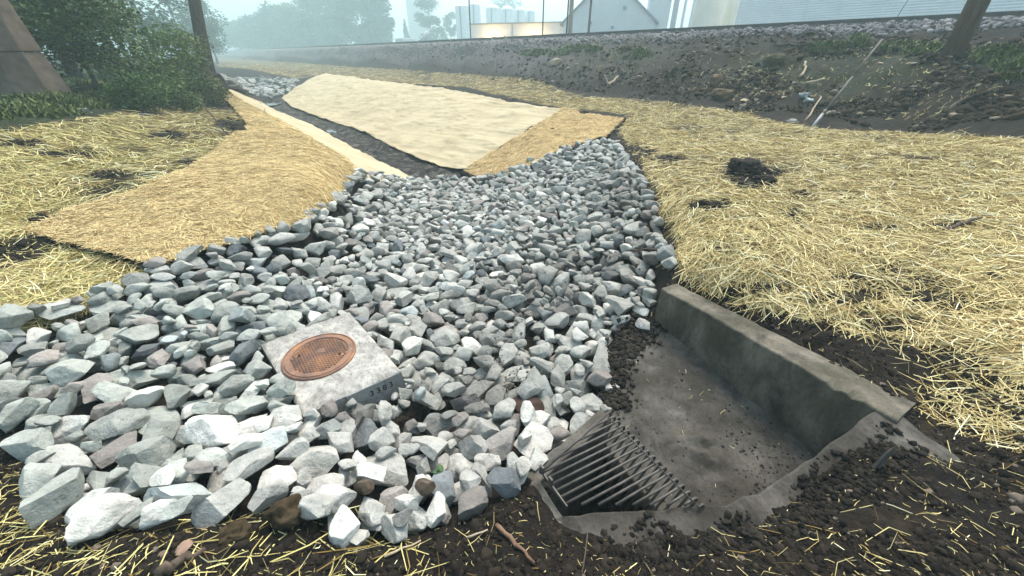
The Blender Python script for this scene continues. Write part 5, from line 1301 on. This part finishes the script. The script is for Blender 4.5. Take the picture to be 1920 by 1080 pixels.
# ------------------------------------------------------------------ railway
def rails():
    root = empty('railway_track', (0, 0, 0)); tag(root, 'long dark railway track along the top of the bank', 'railway track')
    M_R = mat_plain('rail_steel', (.03, .025, .024), (.07, .06, .055), 4, .6, .2, .5)
    prof = [(-.07, 0), (.07, 0), (.07, .015), (.012, .03), (.012, .12), (.036, .135), (.036, .17), (-.036, .17), (-.036, .135), (-.012, .12), (-.012, .03), (-.07, .015)]
    ss = np.concatenate([np.arange(-30, 80, 2.0), np.arange(80, 300, 10)])
    for n_ in (23.0, 24.44):
        mb = MB(); vs = []
        for s_ in ss:
            x, y = xy(n_, s_); z = 2.80
            vs += [(*xy(n_ + a, s_), z + b) for a, b in prof]
        k = len(prof); mb.add(vs, [(i * k + j, i * k + (j + 1) % k, (i + 1) * k + (j + 1) % k, (i + 1) * k + j) for i in range(len(ss) - 1) for j in range(k)])
        mb.build('rail', M_R, root)
    M_T = mat_plain('sleeper_wood', (.05, .04, .035), (.11, .09, .08), 4, .9, .4)
    pr = None
    for i in range(100):
        s_ = -16 + i * .6; x, y = xy(23.72, s_); z = 2.755
        if pr is None:
            mb = MB(); mb.box((0, 0, 0), (2.5, .22, .16), math.atan2(NY, NX)); pr = mb.build('sleeper', M_T, root, bevel=.01); o = pr
        else: o = pr.copy(); COL.objects.link(o); o.parent = root
        o.location = (x, y, z - .036)
rails()

# ------------------------------------------------------------------ works beyond the track
def white(name, v, ribs=None):
    m, N, L, b = newmat(name, .6, .3); p = objc(N)
    c = ramp(N, L, nnoise(N, L, .8, 5, .6, p), [(.3, tuple(x * .88 for x in v)), (.7, v)])
    L.new(c, b.inputs['Base Color'])
    return m
M_W1 = white('white_metal', (.84, .87, .86)); M_W2 = white('pale_grey_metal', (.80, .83, .82)); M_CR = white('cream_metal', (.78, .78, .68)); M_TRIM = white('grey_trim', (.36, .40, .42)); M_STRIP = white('strip_grey', (.55, .60, .61)); M_DK = white('dark_opening', (.10, .10, .11))
AX = Vector((-NY, NX, 0)); AN = Vector((NX, NY, 0))          # along and across the track
ANG = math.atan2(NX, -NY)
def facing(px, py, t): return at_t(px, py, t)
def ribbed():
    c0 = facing(1377, 46, 33); s_ = -AX; root = empty('ribbed_warehouse', (c0.x, c0.y, 1.2)); tag(root, 'huge white warehouse with horizontal ribbed cladding beyond the track', 'warehouse')
    Lg, Hh, De = 55.0, 9.5, 16.0; mb = MB(); vs = []; zs = np.arange(0, Hh, .075)
    for i, z in enumerate(zs):
        o_ = .0 if i % 2 else -.035
        for d in (0, Lg): vs.append(s_ * d + AN * o_ + Vector((0, 0, float(z))))
    mb.add(vs, [(2 * i, 2 * i + 1, 2 * i + 3, 2 * i + 2) for i in range(len(zs) - 1)]); mb.build('ribbed_wall', M_W1, root)
    mb = MB(); m = s_ * (Lg / 2) + AN * (De / 2 + .05) + Vector((0, 0, Hh / 2)); mb.box(m, (Lg, De, Hh), ANG); mb.build('body', M_W1, root)
    mb = MB(); mb.box(s_ * (Lg / 2) + AN * (De / 2) + Vector((0, 0, Hh + .14)), (Lg + .6, De + .6, .25), ANG); mb.build('roof', M_W2, root)
    for d in (5.2, 13, 21, 30): 
        mb = MB(); mb.box(s_ * d - AN * .05 + Vector((0, 0, Hh / 2)), (.05, .03, Hh), ANG); mb.build('seam', M_W2, root)
ribbed()
def tank(px, t, wpx, h, name, label, mat, cone=.0, legs=False, group=None, dome=.0):
    b = gbase(px, t); r_ = wpx / F * t / 2; root = empty(name, b); tag(root, label, 'silo' if cone else 'tank', group); mb = MB()
    seg = 28; prof = [(r_, -.5), (r_, h)]
    for k in np.arange(1, int(h / .9)): pass
    mb.add([(q * math.cos(2 * math.pi * i / seg), q * math.sin(2 * math.pi * i / seg), z) for q, z in prof for i in range(seg)], [(i, (i + 1) % seg, seg + (i + 1) % seg, seg + i) for i in range(seg)])
    mb.build('shell', mat, root, smooth=True)
    rf = MB(); prof = [(r_ * 1.03, h - .02), (r_ * .95, h + cone * .25), (r_ * .5, h + cone * .8), (.12, h + cone), (.001, h + cone)]
    rf.add([(q * math.cos(2 * math.pi * i / seg), q * math.sin(2 * math.pi * i / seg), z) for q, z in prof for i in range(seg)], [(a * seg + i, a * seg + (i + 1) % seg, (a + 1) * seg + (i + 1) % seg, (a + 1) * seg + i) for a in range(len(prof) - 1) for i in range(seg)])
    rf.build('roof', mat, root, smooth=True)
    if cone:
        lad = MB(); lad.box((-r_ * .2, -r_ - .05, h / 2), (.35, .06, h)); lad.build('ladder', M_TRIM, root)
        cp = MB(); cp.tube([(0, 0, h + cone - .05), (0, 0, h + cone + .3)], .16, 10); cp.build('vent', M_W2, root)
    return root
def ztop(py, t): return float(CAM_Z + ray(960, py)[2] * t)
def silo(px, t, w_, pyt, label, cone=1.0, mat=M_W1, nm='grain_silo', group='white silos beyond the railway'):
    t = t * 1.9; b = gbase(px, t); tank(px, t, w_, ztop(pyt, t) - b.z - cone, nm, label, mat, cone, group=group)
silo(871, 52, 25, 14, 'first white silo, broadest and nearest the green trees', .3)
silo(894, 56, 20, 10, 'second white silo, partly behind the first', .5)
silo(926, 60, 25, 13, 'white silo with conical roof, first of the row of four')
silo(951, 61, 23, 15, 'white silo with conical roof, second of the row of four')
silo(973, 62, 21, 17, 'white silo with conical roof, third of the row of four')
silo(992, 63, 19, 19, 'white silo with conical roof, last of the row of four')
def shed_low():
    a = facing(885, 70, 45); b = facing(1056, 64, 42); zt = ztop(47, 45); a.z = b.z = 1.4; d = b - a; d.z = 0; L_ = d.length; ang = math.atan2(d.y, d.x); nrm = Vector((-d.y, d.x, 0)).normalized()
    root = empty('low_building', a); tag(root, 'long low white building with two warm lamps in front of the silos', 'building')
    h = zt - 1.4; mb = MB(); mb.box(d * .5 + nrm * 3 + Vector((0, 0, h / 2)), (L_, 6, h), ang); mb.build('wall', M_W1, root)
    mb = MB(); mb.box(d * .5 + nrm * 3 + Vector((0, 0, h + .06)), (L_ + .4, 6.4, .10), ang); mb.build('roof', M_TRIM, root)
    mb = MB(); mb.box(d * .46 - nrm * .06 + Vector((0, 0, h * .62)), (.10, .08, h * .75), ang); mb.build('downpipe', M_TRIM, root)
    mb = MB(); mb.box(d * .62 - nrm * .25 + Vector((0, 0, 1.0)), (2.6, .4, .22), ang); mb.build('awning', M_W1, root)
    for f, wd in ((.25, 1.05), (.70, 1.3)):
        mb = MB(); mb.box(d * f - nrm * .03 + Vector((0, 0, .85)), (wd, .05, .75), ang); mb.build('doorway', white('lamplit_door', (.50, .34, .18)), root)  # orange lamplight on the doorways is put into their base colour
    return a, d, nrm, ang
sa, sdv, sn, sang = shed_low()
M_LAMP, N, L, b_ = newmat('lamp_glow'); b_.inputs['Emission Color'].default_value = (1, .72, .35, 1); b_.inputs['Emission Strength'].default_value = 40
for i, (f, lb) in enumerate(((.25, 'warm glowing wall lamp on the low white building, nearer the silos'), (.70, 'warm glowing wall lamp on the low white building, nearer the gabled shed'))):
    q = sa + sdv * f - sn * .35 + Vector((0, 0, 1.75)); root = empty('wall_lamp', q); tag(root, lb, 'wall lamp', 'warm lamps on the low building')
    mb = MB(); mb.box((0, 0, .10), (.34, .30, .10), sang); mb.build('hood', M_TRIM, root, bevel=.02)
    mb = MB(); mb.box((0, 0, 0), (.26, .2, .10), sang); mb.build('lens', M_LAMP, root, bevel=.02)
    pl = bpy.data.lights.new('lamp_light', 'POINT'); pl.energy = 90; pl.color = (1, .62, .25); pl.shadow_soft_size = .15
    po = bpy.data.objects.new('lamp_light', pl); COL.objects.link(po); po.location = q - sn * .5 + Vector((0, 0, -.15))
def gable():
    a = facing(1056, 62, 40); b = facing(1226, 54, 38); a.z = b.z = 1.4; d = b - a; d.z = 0; L_ = d.length; ang = math.atan2(d.y, d.x); nv = Vector((-d.y, d.x, 0)).normalized()
    ze = ztop(42, 39.5) - 1.4; zr = ztop(-38, 39.5) - 1.4
    root = empty('gabled_shed', a); tag(root, 'pale grey gabled shed with dark roof edges behind the poles', 'shed')
    mb = MB(); f = [Vector((0, 0, 0)), d, d + Vector((0, 0, ze)), d * .47 + Vector((0, 0, zr)), Vector((0, 0, ze))]
    mb.add(f + [q + nv * 14 for q in f], [(0, 1, 2, 3, 4), (9, 8, 7, 6, 5), (0, 5, 6, 1), (1, 6, 7, 2), (4, 9, 5, 0)]); mb.build('wall', M_W2, root)
    for p, q in ((f[4] - d * .04 - Vector((0, 0, .28)), f[3]), (f[3], f[2] + d * .04 - Vector((0, 0, .28)))):
        mb = MB(); o = -nv * .3; up = Vector((0, 0, .16))
        v8 = [p + o, q + o, q + o + up, p + o + up, p + nv * 14.2, q + nv * 14.2, q + nv * 14.2 + up, p + nv * 14.2 + up]
        mb.add(v8, [(0, 1, 2, 3), (4, 7, 6, 5), (0, 4, 5, 1), (3, 2, 6, 7), (0, 3, 7, 4), (1, 5, 6, 2)]); mb.build('roof', M_TRIM, root)
    mb = MB(); mb.box(d * .42 - nv * .2 + Vector((0, 0, 1.25)), (d.length * .48, .4, .16), ang); mb.build('awning', M_W1, root)
    mb = MB(); mb.box(d * .30 - nv * .04 + Vector((0, 0, .55)), (2.2, .06, 1.1), ang); mb.build('doorway', M_DK, root)
    for fx, fz in ((.30, 3.0), (.55, 2.6), (.66, 4.2)):
        mb = MB(); mb.box(d * fx - nv * .1 + Vector((0, 0, fz)), (.3, .2, .25), ang); mb.build('wall_light', M_TRIM, root)
    # annex
    r2 = empty('annex', b); tag(r2, 'tall pale annex with a dark corner strip between shed and cream tanks', 'building')
    mb = MB(); mb.box(Vector((1.0, 3, 5)), (2.0, 6, 10), ang); mb.build('wall', M_W2, r2)
    mb = MB(); mb.box(Vector((1.75, -.12, 5)), (.5, .12, 10), ang); mb.build('dark_strip', M_STRIP, r2)
    mb = MB(); mb.box(Vector((1.0, 3, 10.1)), (2.3, 6.3, .2), ang); mb.build('roof', M_TRIM, r2)
    for k, px in enumerate((1268, 1283)):
        b_2 = gbase(px, 37); t_ = utility('support_column', 'slim white column, ' + ('next to the annex' if k == 0 else 'next to the first cream tank'), b_2, 10, .14, M_W1)
gable()
tank(1312, 40, 52, ztop(4, 40) - 1.8, 'storage_tank', 'broad cream storage tank nearest the annex', M_CR, group='cream tanks by the warehouse', dome=.1)
tank(1352, 41, 30, ztop(6, 41) - 1.8, 'storage_tank', 'narrow cream storage tank between its two neighbours', M_CR, group='cream tanks by the warehouse')
tank(1376, 42, 22, ztop(9, 42) - 1.8, 'storage_tank', 'last cream storage tank against the ribbed warehouse', M_CR, group='cream tanks by the warehouse')
def tower():
    b = gbase(795, 220); root = empty('elevator_tower', b); tag(root, 'faint cream elevator tower almost lost in mist', 'tower')
    w_ = 38 / F * 220; mb = MB(); mb.box((0, 0, 12), (w_, w_, 27.4)); mb.build('shaft', white('tower_cream', (.60, .52, .42)), root)
    mb = MB(); mb.box((0, 0, 25.9), (w_ + .4, w_ + .4, .3)); mb.build('roof', M_TRIM, root)
    b = gbase(762, 52); root = empty('parked_trailer', b); tag(root, 'low flat white trailer beyond the track beside the conifer', 'trailer')
    mb = MB(); mb.box((0, 0, .55), (2.6, 1.6, .5), ANG); mb.build('body', M_W1, root, bevel=.05)
    for k in (-1, 1):
        mb = MB(); q = AX * .9 * k; mb.tube([q + Vector((.5, -.55, .1)), q + Vector((.5, -.75, .1))], .25, 16); mb.build('wheel', M_DK, root)
    b = gbase(799, 50); root = empty('chute', b); tag(root, 'slanting white chute beside the low white trailer', 'chute')
    mb = MB(); mb.tube([(-.5, 0, .6), (.1, 0, 1.15), (.4, 0, 1.5)], [.16, .2, .24], 12); mb.build('pipe', M_W1, root, smooth=True)
    mb = MB(); mb.tube([(.1, 0, -.2), (.1, 0, 1.1)], .06, 8); mb.build('post', M_TRIM, root)
tower()

# ------------------------------------------------------------------ water in the ditch
def puddle(pts, zc):
    e = np.array(pts, float); x, y = at_z(e[:, 0], e[:, 1], zc); c = Vector((x.mean(), y.mean(), zc - .004))
    bm = bmesh.new(); vs = [bm.verts.new((x[i] - c.x, y[i] - c.y, 0)) for i in range(len(x))]; f = bm.faces.new(vs)
    if f.normal.z < 0: f.normal_flip()
    me = bpy.data.meshes.new('puddle'); bm.to_mesh(me); bm.free()
    m, N, L, b = newmat('still_water', .06, .5); b.inputs['Base Color'].default_value = (.03, .032, .032, 1); me.materials.append(m)
    o = link('water', me); o.location = c; tag(o, kind='structure')
for poly_, zc in zip(PUDS, PUDZ): puddle(poly_, zc)

# ------------------------------------------------------------------ mist
def haze():
    bpy.ops.mesh.primitive_cube_add(size=1, location=(0, 200, 7.2)); o = bpy.context.object; o.name = 'haze'; o.data.name = 'haze'
    o.scale = (1900, 480, 36); o.location = (0, 205, 13.5); tag(o, kind='stuff')
    m = bpy.data.materials.new('mist'); m.use_nodes = True; N, L = m.node_tree.nodes, m.node_tree.links
    N.remove(N['Principled BSDF']); v = N.new('ShaderNodeVolumePrincipled'); v.inputs['Color'].default_value = (.74, .97, .98, 1); v.inputs['Density'].default_value = .0048; v.inputs['Anisotropy'].default_value = 0.0
    L.new(v.outputs[0], N['Material Output'].inputs['Volume']); o.data.materials.append(m)
haze()
